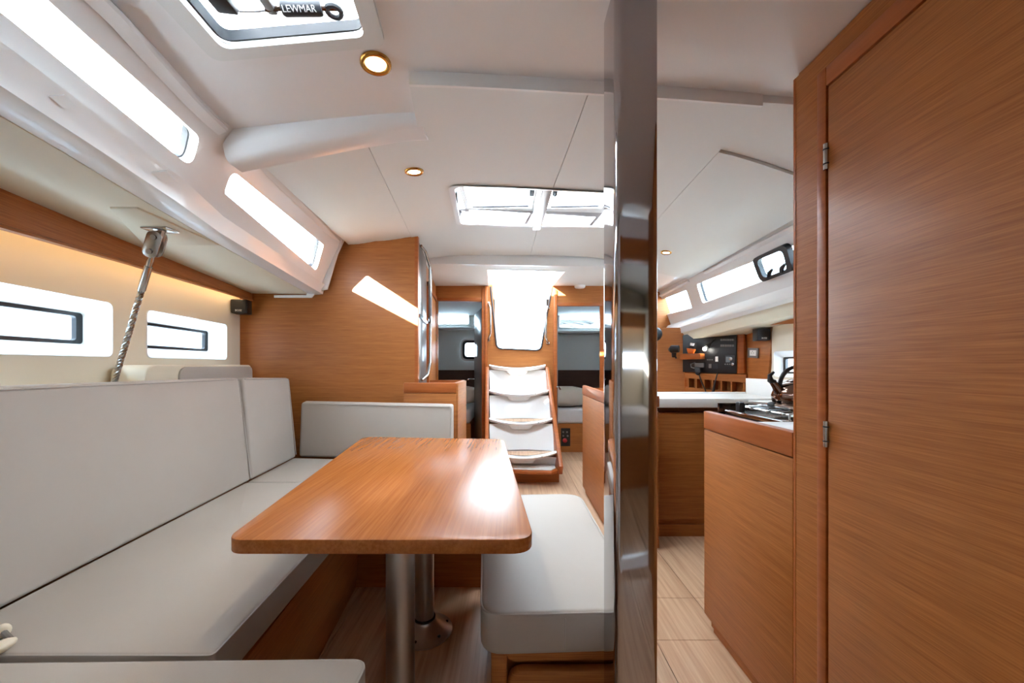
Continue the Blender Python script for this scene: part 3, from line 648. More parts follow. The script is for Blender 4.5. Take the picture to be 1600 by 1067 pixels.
# ================================================================== DOWNLIGHTS
def downlight(u, v, lift, label):
    p = RC(u, v, lift); x, y = p.x, p.y; z = ceil_z(x, y)+lift
    n = V((.12*(x-(.37-.07*y)), -(.115 if 1.1 < y < 2.8 else 0), 1)).normalized()
    t = thing('downlight', label, 'ceiling light', (x, y, z-.01), 'recessed ceiling downlights')
    c = V((x, y, z))
    obj('bezel', MB().lathe([(.041, .004), (.041, -.006), (.036, -.010), (.028, -.007), (.026, .002)], c, 28, n), 'gold', t, smooth=60)
    obj('lens', MB().lathe([(.0, -.004), (.027, -.004), (.027, .002), (0, .002)], c, 24, n), 'lamp', t)
    L = bpy.data.lights.new('downlight_beam', 'SPOT'); L.energy = 3; L.color = (1, .84, .62); L.spot_size = 2.2; L.spot_blend = .8; L.shadow_soft_size = .025
    lo = bpy.data.objects.new('downlight_beam', L); col.objects.link(lo); lo.parent = t; lo.location = V((0, 0, -.012))
downlight(587, 98, LIFT, 'lit round brass downlight next to the square deck hatch')
downlight(647, 267, 0, 'lit round brass downlight between deck beam and skylight')
downlight(1041, 394, 0, 'lit round brass downlight above the galley counter, near its long windows')
# ================================================================== SOFA (every cushion can be lifted off)
SZT = .47; ZB = .375
fx = lambda y: -.592-.07*y                       # front edge of the port seat
bx = lambda y: -1.215-.0964*y                    # foot of the backrest
def seat(name, plan, label, r, z1=SZT, pipe=True, z0=ZB+.002):
    o = tag(obj(name, slab(plan, z0, z1, r), 'leather', bevel=.014, seg=3), label, 'cushion', None)
    if pipe:
        top = round_poly([(x, y, z1-.004) for x, y in plan], r)
        c = sum(top, V())/len(top)
        obj('piping', MB().tube([p+(c-p).normalized()*.003 for p in top]+[top[0]+(c-top[0]).normalized()*.003], .0028, 6), 'leather_edge', o)
    return o
seat('seat_cushion', [(bx(.835)-.01, .835), (fx(.835), .835), (fx(2.06), 2.06), (bx(2.06)-.01, 2.06)], 'long white leather seat cushion under the long sofa backrest', .012)
seat('seat_cushion', [(bx(2.07)-.01, 2.07), (-.742, 2.07), (-.742, 2.53), (bx(2.62)-.01, 2.60)], 'short white leather corner seat cushion before the low end backrest', .012)
seat('seat_cushion', [(-.722, 1.91), (-.14, 1.91), (-.14, 2.50), (-.722, 2.53)], 'white leather seat cushion hidden below the far end of the table', .02)
seat('seat_cushion', [(-1.29, .18), (-.32, .15), (-.305, .826), (-1.33, .81)], 'white leather seat cushion at the free end of the sofa, with rounded outer corner', [.01, .05, .035, .01])
def backrest(y0, y1, zt0, zt1, label, lean=.065, t=.10):
    p = [V((bx(y0)-t, y0, SZT+.003)), V((bx(y0), y0, SZT+.003)), V((bx(y1), y1, SZT+.003)), V((bx(y1)-t, y1, SZT+.003)),
         V((bx(y0)-lean-t+.02, y0, zt0)), V((bx(y0)-lean, y0, zt0)), V((bx(y1)-lean, y1, zt1)), V((bx(y1)-lean-t+.02, y1, zt1))]
    o = tag(obj('backrest_cushion', MB().hexa(p), 'leather', bevel=.016, seg=3), label, 'cushion')
    a = p[5]+V((.002, .012, -.008)); b = p[6]+V((.002, -.012, -.008))
    obj('piping', MB().tube([a, b, b+V((.0, .006, -.01)), p[2]+V((.003, -.008, .02))], .0026, 6), 'leather_edge', o)
    return o
backrest(.20, 2.085, 1.05, 1.03, 'long white leather backrest cushion of the sofa below the hull windows')
backrest(2.095, 2.61, 1.03, 1.012, 'short white leather backrest cushion in the sofa corner by the bulkhead', .05)
# low aft backrest
p0, p1 = W(470, 629, 2.64), W(706, 634, 2.56)
q = [V((p0.x, 2.62, SZT)), V((p1.x, 2.53, SZT)), V((p1.x, 2.65, SZT)), V((p0.x-.05, 2.735, SZT)), V((p0.x, 2.64, p0.z)), V((p1.x, 2.56, p1.z)), V((p1.x, 2.66, p1.z+.006)), V((p0.x-.02, 2.735, p0.z+.006))]
ab = tag(obj('backrest_cushion', MB().hexa(q), 'leather', bevel=.018, seg=4), 'low white leather backrest cushion at the end of the sofa facing the table', 'cushion')
obj('piping', MB().tube([q[4]+V((.014, -.002, -.006)), q[5]+V((-.014, -.002, -.006)), q[5]+V((-.002, 0, -.02)), q[1]+V((-.003, 0, .02))], .0028, 6), 'leather_edge', ab)
# plinth
sb = thing('sofa_base', 'dark wooden plinth carrying the U-shaped white sofa', 'sofa base', (-1.0, 1.3, 0))
obj('side_panel', MB().hexa([V((-.70, .80, 0)), V((-.66, .80, 0)), V((-.775, 1.93, 0)), V((-.815, 1.93, 0)), V((-.68, .80, ZB)), V((-.64, .80, ZB)), V((-.755, 1.93, ZB)), V((-.795, 1.93, ZB))]), 'wood_x', sb)
obj('end_panel', MB().box(-.80, -.13, 1.90, 1.93, 0, ZB), 'wood_x', sb)
obj('end_panel', MB().box(-1.2, -.36, .77, .79, 0, ZB), 'wood_x', sb)
obj('deck', MB().prism([V((-1.36, .2, ZB-.02)), V((-.40, .2, ZB-.02)), V((-.40, .78, ZB-.02)), V((-.66, .80, ZB-.02)), V((-.77, 1.93, ZB-.02)), V((-.15, 1.93, ZB-.02)), V((-.15, 2.6, ZB-.02)), V((-1.47, 2.6, ZB-.02))], (0, 0, .018)), 'wood_x', sb)
obj('back_panel', MB().prism([V((bx(.2)-.19, .2, 0)), V((bx(2.6)-.19, 2.6, 0)), V((bx(2.6)-.19, 2.6, .95)), V((bx(.2)-.19, .2, .95))], (-.02, 0, 0)), 'wood_x', sb)
obj('locker_top', MB().prism([V((bx(.2)-.19, .2, .95)), V((bx(2.7)-.19, 2.7, .95)), V((HX(2.7)+.003, 2.7, .95)), V((HX(.2)+.003, .2, .95))], (0, 0, .018)), 'cream', sb)
# bolster behind the backrest
def bol(y0, y1, o0, o1, z0, z1):
    pr_ = round_poly([V((0, y0, z0)), V((0, y1, z0)), V((0, y1, z1)), V((0, y0, z1))], [.01, .03, .04, .09], 8)
    return MB().loft([[V((HX(p.y)+o, p.y, p.z)) for p in pr_] for o in (o0, o1)])
bo = tag(obj('bolster_cushion', bol(1.66, 2.58, .012, .17, .97, 1.10), 'leather_cream', bevel=.02, seg=3), 'cream padded bolster lying behind the sofa backrest, below a hull window', 'cushion')
obj('front_pad', bol(1.86, 2.57, .168, .182, .975, 1.09), 'leather', bo, bevel=.006)
# tied cord end lying on the seat
tc = thing('cushion_tie', 'small cream cord knot at the edge of the sofa seat', 'cord', WZ(3, 1010, SZT))
def blob(c, rx, ry, rz, n=14):
    mb = MB(); return mb.loft([[V(c)+V((rx*max(.02, math.sin(t*math.pi/8))*math.cos(k*2*math.pi/n), ry*max(.02, math.sin(t*math.pi/8))*math.sin(k*2*math.pi/n), -rz*math.cos(t*math.pi/8))) for k in range(n)] for t in range(9)])
c0 = WZ(-2, 1012, SZT+.012)
obj('knot', blob(c0, .018, .03, .012), 'leather_cream', tc, smooth=80); c1_ = WZ(4, 986, SZT+.016); obj('toggle', blob(c1_, .014, .014, .016), 'leather_cream', tc, smooth=80)
obj('band', MB().tube([c0+V((0, .02, .004)), c1_], .006, 8), 'grey', tc)

# ================================================================== TABLE
TZ = .70
tb = thing('dining_table', 'brown wooden saloon table with rounded corners on two metal posts', 'table', (-.34, 1.4, 0))
plan = [(-.659, .879), (.0527, .879), (-.045, 2.07), (-.828, 2.14)]
obj('table_top', slab(plan, TZ-.034, TZ, [.05, .055, .075, .05], 8), 'wood_y', tb, bevel=.003, seg=2)
for (x, y) in ((-.305, 1.05), (-.362, 1.59)):
    obj('post', MB().lathe([(.0385, .03), (.0385, TZ-.035)], (x, y, 0), 32), 'alu', tb, smooth=60)
    fo = obj('foot_flange', MB().lathe([(.114, 0), (.114, .005), (.108, .009), (.05, .046), (.047, .054), (.0385, .056)], (x, y, 0), 40), 'alu', tb, smooth=40)
    obj('collar', MB().lathe([(.0385, .054), (.044, .054), (.044, .060), (.0385, .062)], (x, y, 0), 32), 'rubber', fo)
    for k in range(6):
        a = math.radians(20+60*k); obj('screw', MB().lathe([(.0065, 0), (.0065, .004), (.004, .005), (0, .005)], (x+.092*math.cos(a), y+.092*math.sin(a), .0165), 10), 'rubber', fo)

# ================================================================== BENCH
bplan = [(-.080, .968), (.345, .985), (.332, 1.885), (-.142, 1.86)]
bc = seat('bench_cushion', bplan, 'white leather cushion with stitched edge on the bench beside the table', [.06, .04, .09, .06], .47, True, .362)
for xx in (.135,): obj('seam', MB().tube([(xx, .968+.17*(xx+.08)*.235-.0, .375), (xx, .972, .458)], .0011, 6), 'leather_edge', bc)
bb = thing('storage_bench', 'wooden storage bench with a drawer under the stitched white cushion', 'bench', (.12, 1.4, 0))
obj('carcass', MB().prism([V((-.045, 1.03, 0)), V((.325, 1.04, 0)), V((.31, 1.85, 0)), V((-.10, 1.83, 0))], (0, 0, .361)), 'wood_x', bb)
obj('corner_post', MB().box(-.055, -.012, .998, 1.032, 0, .361), 'wood_x', bb, bevel=.006)
obj('top_rail', MB().prism(round_poly([V((-.005, .992, .334)), V((.325, 1.0, .334)), V((.325, 1.0, .361)), V((-.02, .992, .361))], [.02, 0, 0, 0]), (0, .035, 0)), 'wood_x', bb)
dr = obj('drawer', MB().prism(round_poly([V((-.012, .985, .06)), V((.325, .985, .06)), V((.325, .985, .314)), V((-.012, .985, .314))], [.01, .01, .01, .045]), (0, .03, 0)), 'wood_x', bb, bevel=.008, seg=3)

# ================================================================== MAST POST
mp = tag(obj('mast_post', MB().prism(round_poly([V((.226, .84, 0)), V((.322, .84, 0)), V((.322, .957, 0)), V((.226, .957, 0))], .016, 8), (0, 0, ceil_z(.27, .9)+LIFT)), 'chrome', smooth=70), 'polished chrome mast post standing from floor to ceiling before the bench', 'post')

# ================================================================== SHROUD ROD
sh = thing('shroud_rod', 'twisted steel rigging wire with shackle running down behind the sofa', 'rigging wire', (-1.47, 1.44, .98))
t0 = V((-1.303, 1.42, ZS-.006)); t1 = W(180, 592, 1.52); dirn = (t1-t0).normalized(); xs = V((.42, -.90, 0)); xs = (xs-dirn*xs.dot(dirn)).normalized(); sd = dirn.cross(xs).normalized()
obj('deck_plate', MB().hexa([t0+V((dx, dy, dz)) for dz in (-.008, 0) for dx, dy in ((-.045, -.03), (.05, -.03), (.05, .03), (-.045, .03))]), 'steel', sh, bevel=.003)
obj('deck_eye', MB().prism([t0+V((-.018, -.006, 0)), t0+V((.018, -.006, 0)), t0+dirn*.05+V((.014, -.006, 0)), t0+dirn*.05+V((-.014, -.006, 0))], (0, .012, 0)), 'steel', sh)
for s_ in (-1, 1):
    o_ = xs*s_*.019
    rr = [p+o_ for p in (arc(t0+dirn*.032, sd, dirn, .023, 180, 360, 8)+arc(t0+dirn*.088, sd, dirn, .023, 0, 180, 8))]
    obj('toggle_plate', MB().prism(rr, xs*.004*s_), 'steel', sh, bevel=.001)
for k in (.032, .088): obj('clevis_pin', MB().tube([t0+dirn*k-xs*.031, t0+dirn*k+xs*.031], .009, 12), 'chrome', sh)
obj('fork', MB().tube([t0+dirn*.075, t0+dirn*.105, t0+dirn*.13, t0+dirn*.15], [.007, .0085, .011, .009], 12), 'steel', sh)
obj('swage', MB().tube([t0+dirn*.148, t0+dirn*.15, t0+dirn*.245, t0+dirn*.25], [.008, .0125, .0125, .010], 14), 'steel', sh)
L_ = (t1-t0).length
for s in range(4):
    pts = []
    for i in range(121):
        q_ = lerp(.245, L_+.06, i/120); a = q_*110+s*math.pi/2; pts.append(t0+dirn*q_+xs*.0052*math.cos(a)+sd*.0052*math.sin(a))
    obj('wire_strand', MB().tube(pts, .0052, 6), 'steel', sh)

# ================================================================== LOUDSPEAKERS
def speaker(c, fwd, label, s=.052):
    t = thing('loudspeaker', label, 'loudspeaker', c-V((0, 0, s)), 'black cube loudspeakers')
    f_ = V(fwd).normalized(); r_ = V((-f_.y, f_.x, 0)); up = V((0, 0, 1))
    P = lambda a, b, z: c+r_*a+f_*b+up*z
    obj('cabinet', MB().hexa([P(-s, -s, -s), P(s, -s, -s), P(s, s*.8, -s*.96), P(-s, s*.8, -s*.96), P(-s, -s, s), P(s, -s, s), P(s, s*.8, s*.96), P(-s, s*.8, s*.96)]), 'black', t, bevel=.006)
    obj('grille', MB().hexa([P(-s*.92, s*.78, -s*.9), P(s*.92, s*.78, -s*.9), P(s*.92, s*.9, -s*.9), P(-s*.92, s*.9, -s*.9), P(-s*.92, s*.78, s*.9), P(s*.92, s*.78, s*.9), P(s*.92, s*.9, s*.9), P(-s*.92, s*.9, s*.9)]), 'rubber', t, bevel=.004)
    text_part('lettering', 'BOSE', 'white', t, P(0, s*.92, -s*.62), -r_ if False else V((f_.y*-1, f_.x, 0)), up, s*.36)
speaker(W(377, 479.5, 2.67), (.25, -1, 0), 'small black cube loudspeaker at the end of the wooden valance, by the sofa', .049)
# ================================================================== END CABINET BY THE BULKHEAD
ec = thing('end_cabinet', 'low wooden end cabinet with tray top behind the low sofa backrest', 'cabinet', (-.58, 2.95, 0))
EX0, EX1, EY0, EY1, EZ = -.775, -.398, 2.745, 3.24, .972
obj('front_panel', MB().box(EX0, EX1, EY0, EY0+.025, 0, EZ-.075), 'wood_x', ec, bevel=.004)
obj('front_rim', MB().box(EX0, EX1, EY0-.004, EY0+.025, EZ-.073, EZ), 'wood_edge', ec, bevel=.006)
obj('side_panel', MB().box(EX1-.02, EX1, EY0+.026, EY1, 0, EZ), 'wood_edge', ec, bevel=.003)
obj('side_facing', MB().box(EX1, EX1+.012, EY0, EY1, 0, EZ-.004), 'wood_x', ec, bevel=.003)
obj('rear_panel', MB().box(-.69, EX1-.021, EY1-.02, EY1, 0, EZ), 'wood_edge', ec)
obj('tray', MB().box(-.69, EX1-.021, EY0+.026, EY1-.021, EZ-.09, EZ-.07), 'wood_x', ec)

# ================================================================== COMPANIONWAY STEPS
st = thing('companionway_steps', 'white moulded companionway steps between wooden side boards', 'steps', (.1, 3.9, 0))
lips = [(4.20, 764, 853, 571, 577), (3.96, 764, 858, 611, 617.5), (3.72, 764, 864, 656, 664), (3.48, 764, 871, 709, 718)]
treads = []
for d_, u0, u1, ve, vm in lips:
    a = W(u0, ve, d_); b = W(u1, ve, d_); treads.append((d_, a.x, b.x, a.z))
X0 = min(t[1] for t in treads)-.0; X1 = max(t[2] for t in treads)
for i, (d_, xa, xb, z) in enumerate(treads):
    n = 14; bulge = .075; back = d_+(.25 if i else .17)
    fr_l = [V((lerp(xa, xb, k/n), d_+.055-bulge*math.sin(math.pi*k/n)**.8 if 0 < k < n else d_+.055, 0)) for k in range(n+1)]
    mb = MB(); dp = [.036*math.sin(math.pi*k/n)**.9 if 0 < k < n else 0 for k in range(n+1)]
    E = lambda y, zz: [p+V((0, y, z-q+zz)) for p, q in zip(fr_l, dp)]
    lo = E(0, -.014); mid = E(-.006, 0); hi = E(.010, .012); hi2 = E(.03, .010); hb = [V((p.x, back, z-.026)) for p in fr_l]; lb = [V((p.x, back, z-.06)) for p in fr_l]; lo2 = E(.04, -.026)
    mb.loft([lo, mid, hi, hi2, hb, lb, lo2, lo], closed=False)
    for s_ in (0, n): mb.add([r[s_] for r in (lo, mid, hi, hi2, hb, lb, lo2)], [[0, 1, 2, 3, 4, 5, 6]])
    tr = obj('tread', mb, 'white', st, smooth=50)
    if i:
        ins = MB(); f1 = [V((lerp(xa+.04, xb-.04, k/n), d_+.085-bulge*.9*math.sin(math.pi*k/n)**.8+.012, lerp(z-.012, z-.026, .12)+.013-.030*math.sin(math.pi*k/n)*.75)) for k in range(n+1)]; f2 = [V((p.x, d_+.16, z-.012)) for k, p in enumerate(f1)]
        ins.loft([f1, f2, [p+V((0, 0, .002)) for p in f2], [p+V((0, 0, .002)) for p in f1], f1], closed=False); obj('tread_inlay', ins, 'floor_wood', tr)
        sl_ = MB().box(lerp(xa, xb, .25), lerp(xa, xb, .78), d_-.004, d_+.008, z-.03, z-.022); obj('grip_strip', sl_, 'rubber', tr)
    xm = (xa+xb)/2
    obj('tread_bracket', MB().hexa([V((xm-.085, d_+.09, z-.115)), V((xm+.085, d_+.09, z-.115)), V((xm+.085, d_+.18, z-.115)), V((xm-.085, d_+.18, z-.115)), V((xm-.13, d_+.05, z-.056)), V((xm+.13, d_+.05, z-.056)), V((xm+.13, d_+.18, z-.056)), V((xm-.13, d_+.18, z-.056))]), 'white', st, bevel=.02, seg=3)
    # concave riser below this tread
    if i < 3: d2_, xa2, xb2, z2 = treads[i+1]
    else: d2_, xa2, xb2, z2 = 3.44, xa, xb, .14
    mb = MB(); rows = []
    for t in range(7):
        q = t/6; zz = lerp(z-.05, z2-.02, q); yy = lerp(d_+.07, d2_+.20, q**.8); row = []
        for k in range(n+1):
            x = lerp(lerp(xa, xb, k/n), lerp(xa2, xb2, k/n), q); row.append(V((x, yy+.06*math.sin(math.pi*k/n), zz)))
        rows.append(row)
    mb.loft(rows, closed=False); obj('riser', mb, 'white', st, smooth=60)
xl = lambda y: -36*y/F-.002
xr = lambda y: interp([(3.3, .424), (3.48, .412), (3.72, .397), (3.96, .383), (4.20, .372), (4.5, .36)], y)+.002
prof = [(4.36, 1.075), (4.26, 1.075), (3.90, .74), (3.40, .20), (3.44, .12), (3.55, .12), (3.9, .12), (4.36, .12)]
for f_, sg in ((xl, -1), (xr, 1)):
    obj('side_board', MB().loft([[V((f_(y)+sg*o_, y, z)) for y, z in prof] for o_ in (0, .035)]), 'wood_edge', st, bevel=.003)
ft = [V((X0-.03, 3.50, .12)), V((X1-.06, 3.42, .12)), V((X1+.03, 3.50, .12)), V((X1+.03, 4.36, .12)), V((X0-.03, 4.36, .12))]
obj('foot_board', MB().prism(ft, (0, 0, .025)), 'wood_edge', st, bevel=.003)
obj('foot_pad', MB().prism([V((X0, 3.53, .145)), V((X1-.06, 3.46, .145)), V((X1-.01, 3.53, .145)), V((X1-.01, 3.9, .145)), V((X0, 3.9, .145))], (0, 0, .012)), 'white', st, bevel=.003)
obj('plinth', MB().box(X0-.02, X1+.03, 3.60, 4.36, 0, .12), 'wood_x', st)
# grab handles either side of the opening
for u, s_, nm in ((764, 1, 'steel grab handle on the jamb beside the grey open door'), (855, -1, 'steel grab handle on the jamb near the round white alarm')):
    a, b = A(u-1*s_, 474 if s_ > 0 else 481), A(u-1*s_, 531 if s_ > 0 else 536)
    f_ = V((0, -.075, 0)); k = V((.028*s_, 0, 0))
    pts = [a, a+f_*.6+k*.4-V((0, 0, .02)), a+f_+k-V((0, 0, .07)), b+f_+k+V((0, 0, .07)), b+f_*.6+k*.4+V((0, 0, .02)), b]
    g_ = thing('steel_handrail', nm, 'grab handle', b, 'companionway grab handles')
    obj('bar', MB().tube(pts, .011, 10), 'steel', g_, smooth=80)
    for p in (a, b): obj('mount', MB().lathe([(.02, 0), (.02, .006), (.012, .01), (0, .01)], p, 14, (0, -1, 0)), 'steel', g_)

# ================================================================== GALLEY
gc = thing('galley_cabinet', 'wooden galley cabinet with dark top band next to the large door', 'cabinet', (1.1, 1.4, 0))
obj('front_panel', MB().box(PX, PX+.03, 1.108, 1.62, .055, .829), 'wood_x', gc, bevel=.003)
obj('top_band', MB().box(PX-.002, PX+.03, 1.108, 1.622, .832, .906), 'wood_edge', gc, bevel=.005)
obj('plinth', MB().box(PX+.02, PX+.05, 1.108, 1.58, 0, .055), 'wood_x', gc)
obj('end_panel', MB().box(PX+.031, 1.0, 1.60, 1.62, .0, .80), 'wood_x', gc)
obj('carcass', MB().box(PX+.03, 1.75, 1.112, 1.47, 0, .85), 'wood_x', gc)
wt = tag(obj('worktop', MB().box(PX+.031, 1.78, 1.112, 1.50, .852, .878), 'white', bevel=.004), 'white worktop strip beside the stove, next to the large door', 'worktop')
tag(obj('splash_panel', MB().box(PX+.012, 1.7, 1.108, 1.124, .909, 1.03), 'white', bevel=.003), 'white upright splash panel between the stove worktop and the large door', 'panel')
# gimballed stove
sv = thing('gas_stove', 'steel gas stove with pan clamps carrying the kettle', 'stove', (1.28, 1.72, .3))
SX0, SX1, SY0, SY1, SZZ = 1.06, 1.52, 1.52, 1.93, .872
obj('oven_body', MB().box(SX0+.01, SX1, SY0, SY1, .42, SZZ-.012), 'black', sv, bevel=.004)
obj('hob_top', MB().box(SX0, SX1, SY0-.01, SY1, SZZ-.012, SZZ), 'steel', sv, bevel=.003)
obj('front_trim', MB().tube([(SX0, SY0-.01, SZZ+.002), (SX0, SY1, SZZ+.002)], .006, 8), 'chrome', sv)
obj('back_guard', MB().box(SX0-.02, SX1, SY1+.001, SY1+.012, SZZ-.03, SZZ+.035), 'bronze', sv)
for y in (1.62, 1.82):
    obj('burner', MB().lathe([(.045, 0), (.045, .012), (.03, .02), (0, .02)], (1.27, y, SZZ), 16), 'black', sv)
for x in (1.12, 1.42):
    obj('pan_rest', MB().tube([(x, SY0+.03, SZZ), (x, SY0+.03, SZZ+.026), (x, SY1-.04, SZZ+.026), (x, SY1-.04, SZZ)], .004, 6), 'steel', sv)
for y in (1.57, 1.66, 1.78, 1.87):
    obj('pan_rest', MB().tube([(1.1, y, SZZ+.026), (1.46, y, SZZ+.026)], .004, 6), 'steel', sv)
for y0, y1 in ((1.56, 1.90), (1.60, 1.86)):
    pass
obj('pan_clamp', MB().tube([(1.09, 1.84, SZZ+.045), (1.16, 1.74, SZZ+.05), (1.20, 1.60, SZZ+.045)], .008, 8), 'chrome', sv)
obj('clamp_knob', MB().lathe([(.0, -.018), (.010, -.016), (.013, -.005), (.013, .006), (.009, .016), (0, .018)], (1.165, 1.72, SZZ+.05), 14, (.2, -1, 0)), 'black', sv)
obj('clamp_block', MB().box(1.075, 1.105, 1.815, 1.85, SZZ+.002, SZZ+.05), 'black', sv, bevel=.006)
# kettle
kc = V((1.285, 1.72, SZZ+.031))
kt = thing('kettle', 'round bronze-tinted steel kettle with dark curved handle on the stove', 'kettle', kc)
obj('body', MB().lathe([(0, 0), (.075, 0), (.092, .012), (.102, .035), (.104, .06), (.096, .085), (.075, .108), (.05, .120), (.035, .124)], kc, 36), 'bronze', kt, smooth=60)
li = obj('lid', MB().lathe([(.045, .120), (.046, .125), (.03, .133), (.0, .136)], kc, 24), 'bronze', kt, smooth=50)
obj('lid_knob', blob(kc+V((.0, 0, .152)), .02, .02, .016), 'black', li, smooth=80)
obj('spout', MB().tube([kc+V((-.085, 0, .075)), kc+V((-.105, 0, .105)), kc+V((-.122, 0, .125))], [.022, .016, .012], 14), 'bronze', kt)
obj('spout_cap', MB().tube([kc+V((-.112, 0, .118)), kc+V((-.128, 0, .128)), kc+V((-.13, 0, .150)), kc+V((-.112, 0, .165))], [.014, .013, .009, .005], 12), 'black', kt)
hnd = arc(kc+V((0, 0, .105)), (-1, 0, 0), (0, 0, 1), .085, 0, 180, 16)
obj('handle', MB().tube([kc+V((-.07, 0, .10))]+hnd+[kc+V((.07, 0, .10))], [.008]+[.009]*17+[.008], 12), 'black', kt, smooth=80)

# centre island
il = thing('sink_island', 'wooden island cabinet with raised rim behind the chrome post', 'cabinet', (.74, 2.8, 0))
IY0, IY1, IX0, IX1 = 2.285, 3.33, .612, .874
obj('side_panel', MB().box(IX0, IX0+.025, IY0+.02, IY1, .05, .842), 'wood_x', il, bevel=.003)
obj('side_rim', MB().prism(round_poly([V((IX0-.003, IY0+.02, .845)), V((IX0-.003, IY1, .845)), V((IX0-.003, IY1, .925)), V((IX0-.003, IY0+.02, .915))], [0, 0, .03, 0]), (.028, 0, 0)), 'wood_edge', il, bevel=.005)
obj('front_panel', MB().box(IX0, IX1, IY0, IY0+.02, .05, .82), 'wood_x', il, bevel=.004)
obj('front_rim', MB().box(IX0, IX1+.004, IY0-.004, IY0+.02, .848, .915), 'wood_edge', il, bevel=.006)
obj('plinth', MB().box(IX0+.02, IX1+.01, IY0+.02, IY1-.02, 0, .05), 'wood_x', il)
obj('inside', MB().box(IX0+.026, IX1, IY0+.022, IY1-.02, .05, .83), 'wood_x', il)
obj('end_panel', MB().box(IX0+.026, IX1, IY1-.019, IY1, .05, .9), 'wood_edge', il)
# aft counter
ac = thing('galley_counter_unit', 'dark wooden cabinet front under the long white galley worktop', 'cabinet', (1.35, 2.65, 0))
obj('door_front', MB().box(.892, 1.42, 2.46, 2.48, .11, .785), 'wood_x', ac, bevel=.003)
obj('carcass', MB().box(.892, 1.80, 2.485, 2.82, .02, .788), 'wood_x', ac)
obj('plinth', MB().box(.892, 1.8, 2.465, 2.484, 0, .075), 'wood_x', ac)
obj('recess', MB().box(.892, 1.73, 2.58, 2.82, .789, .825), 'wood_x', ac)
obj('door_front', MB().box(1.425, 1.80, 2.46, 2.48, .11, .785), 'wood_x', ac, bevel=.003)
wt2 = tag(obj('worktop', MB().box(.882, 1.735, 2.445, 2.86, .826, .887), 'white', bevel=.006, seg=3), 'long white worktop of the galley running below the pigeonholes', 'worktop')
obj('raised_edge', MB().box(.89, 1.735, 2.84, 2.862, .885, .899), 'white', wt2, bevel=.004)
# white backsplash beside the stove
b0_, b1_ = V((1.749, 2.875, 0)), V((1.90, 1.9, 0))
tag(obj('backsplash', MB().prism([b0_+V((0, 0, .82)), b1_+V((0, 0, .82)), b1_+V((0, 0, 1.0)), b0_+V((0, 0, 1.0))], (.02, .003, 0)), 'white', bevel=.003), 'plain white backsplash board behind the stove and kettle', 'backsplash')
tag(obj('worktop', MB().prism([V((1.56, 1.9, .85)), V((1.84, 1.9, .85)), V((1.74, 2.44, .85)), V((1.5, 2.44, .85))], (0, 0, .025)), 'white', bevel=.003), 'white corner piece of worktop between the stove and the backsplash', 'worktop')

# ================================================================== NAVIGATION CORNER
NP0, NP1 = W(1067, 570, 3.9), W(1151, 570, 3.5)
nx = (NP1-NP0); nx.z = 0; NL = nx.length; nx.normalize(); nn = V((nx.y, -nx.x, 0))        # nn faces the viewer
def N(u, v, off=0):
    # point on the panel plane under pixel (u, v)
    r = W(u, v, 1)-cam.location; t = (NP0-cam.location).dot(nn)/r.dot(nn); return cam.location+r*t+nn*off
def nplate(pts, off, t): return MB().prism([N(u, v, off) for u, v in pts], nn*t)
nav = thing('nav_joinery', 'wooden chart-corner joinery with a row of small pigeonholes', 'joinery', N(1110, 640))
lw0 = W(1018, 570, 4.1)
obj('side_panel', MB().prism([W(1008, 512, 4.12), W(1069, 512, 3.92), W(1069, 720, 3.92), W(1008, 720, 4.12)], (0, .03, 0)), 'wood_x', nav)
fpts = [(1062, 505), (1172, 490), (1172, 700), (1062, 700)]
obj('back_panel', nplate(fpts, -.12, .02), 'wood_x', nav)
cells = [(1075, 591.5, 604.5), (1087.5, 592.5, 606), (1099.5, 593.5, 608), (1113, 594.5, 609.5), (1127, 596, 611.5), (1142.5, 597.5, 613.5), (1162, 598.5, 614.5)]
for c in cells: obj('divider', MB().prism([N(c[0]-1.2, 588), N(c[0]+1.2, 588), N(c[0]+1.2, 616), N(c[0]-1.2, 616)], -nn*.10), 'wood_x', nav)
obj('top_rail', MB().prism([N(1070, 583), N(1166, 585), N(1166, 598), N(1070, 590.5)], -nn*.10), 'wood_x', nav)
obj('bottom_rail', MB().prism([N(1070, 604.5), N(1166, 614.5), N(1166, 640), N(1070, 640)], -nn*.10), 'wood_x', nav)
# upright pilaster and panel right of the instruments
obj('pilaster', MB().prism([N(1151, 500), N(1163, 500), N(1163, 584), N(1151, 584)], -nn*.06), 'wood_edge', nav, bevel=.01, seg=3)
q0 = N(1163, 570, -.02); 
def Q(u, v): return W(u, v, lerp(3.52, 3.05, (u-1163)/(1207-1163)))
obj('outlet_panel', MB().prism([Q(1160, 495), Q(1209, 490), Q(1199, 600), Q(1160, 600)], (.02, 0, 0)), 'wood_x', nav)
sval = tag(obj('wooden_valance', MB().hexa([W(1176, 498, 3.2), W(1262, 484, 2.55), W(1262, 484, 2.57), W(1176, 498, 3.22), W(1176, 509, 3.2), W(1262, 504.5, 2.55), W(1262, 504.5, 2.57), W(1176, 509, 3.22)]), 'wood_x'), 'short brown wooden valance above the galley hull window', 'valance')
tag(obj('strip_light', MB().hexa([W(1207, 504, 3.0), W(1262, 500, 2.62), W(1262, 500, 2.63), W(1207, 504, 3.01), W(1207, 503, 3.0), W(1262, 499, 2.62), W(1262, 499, 2.63), W(1207, 503, 3.01)]), 'led'), 'warm strip light under the short valance above the galley hull window', 'strip light')
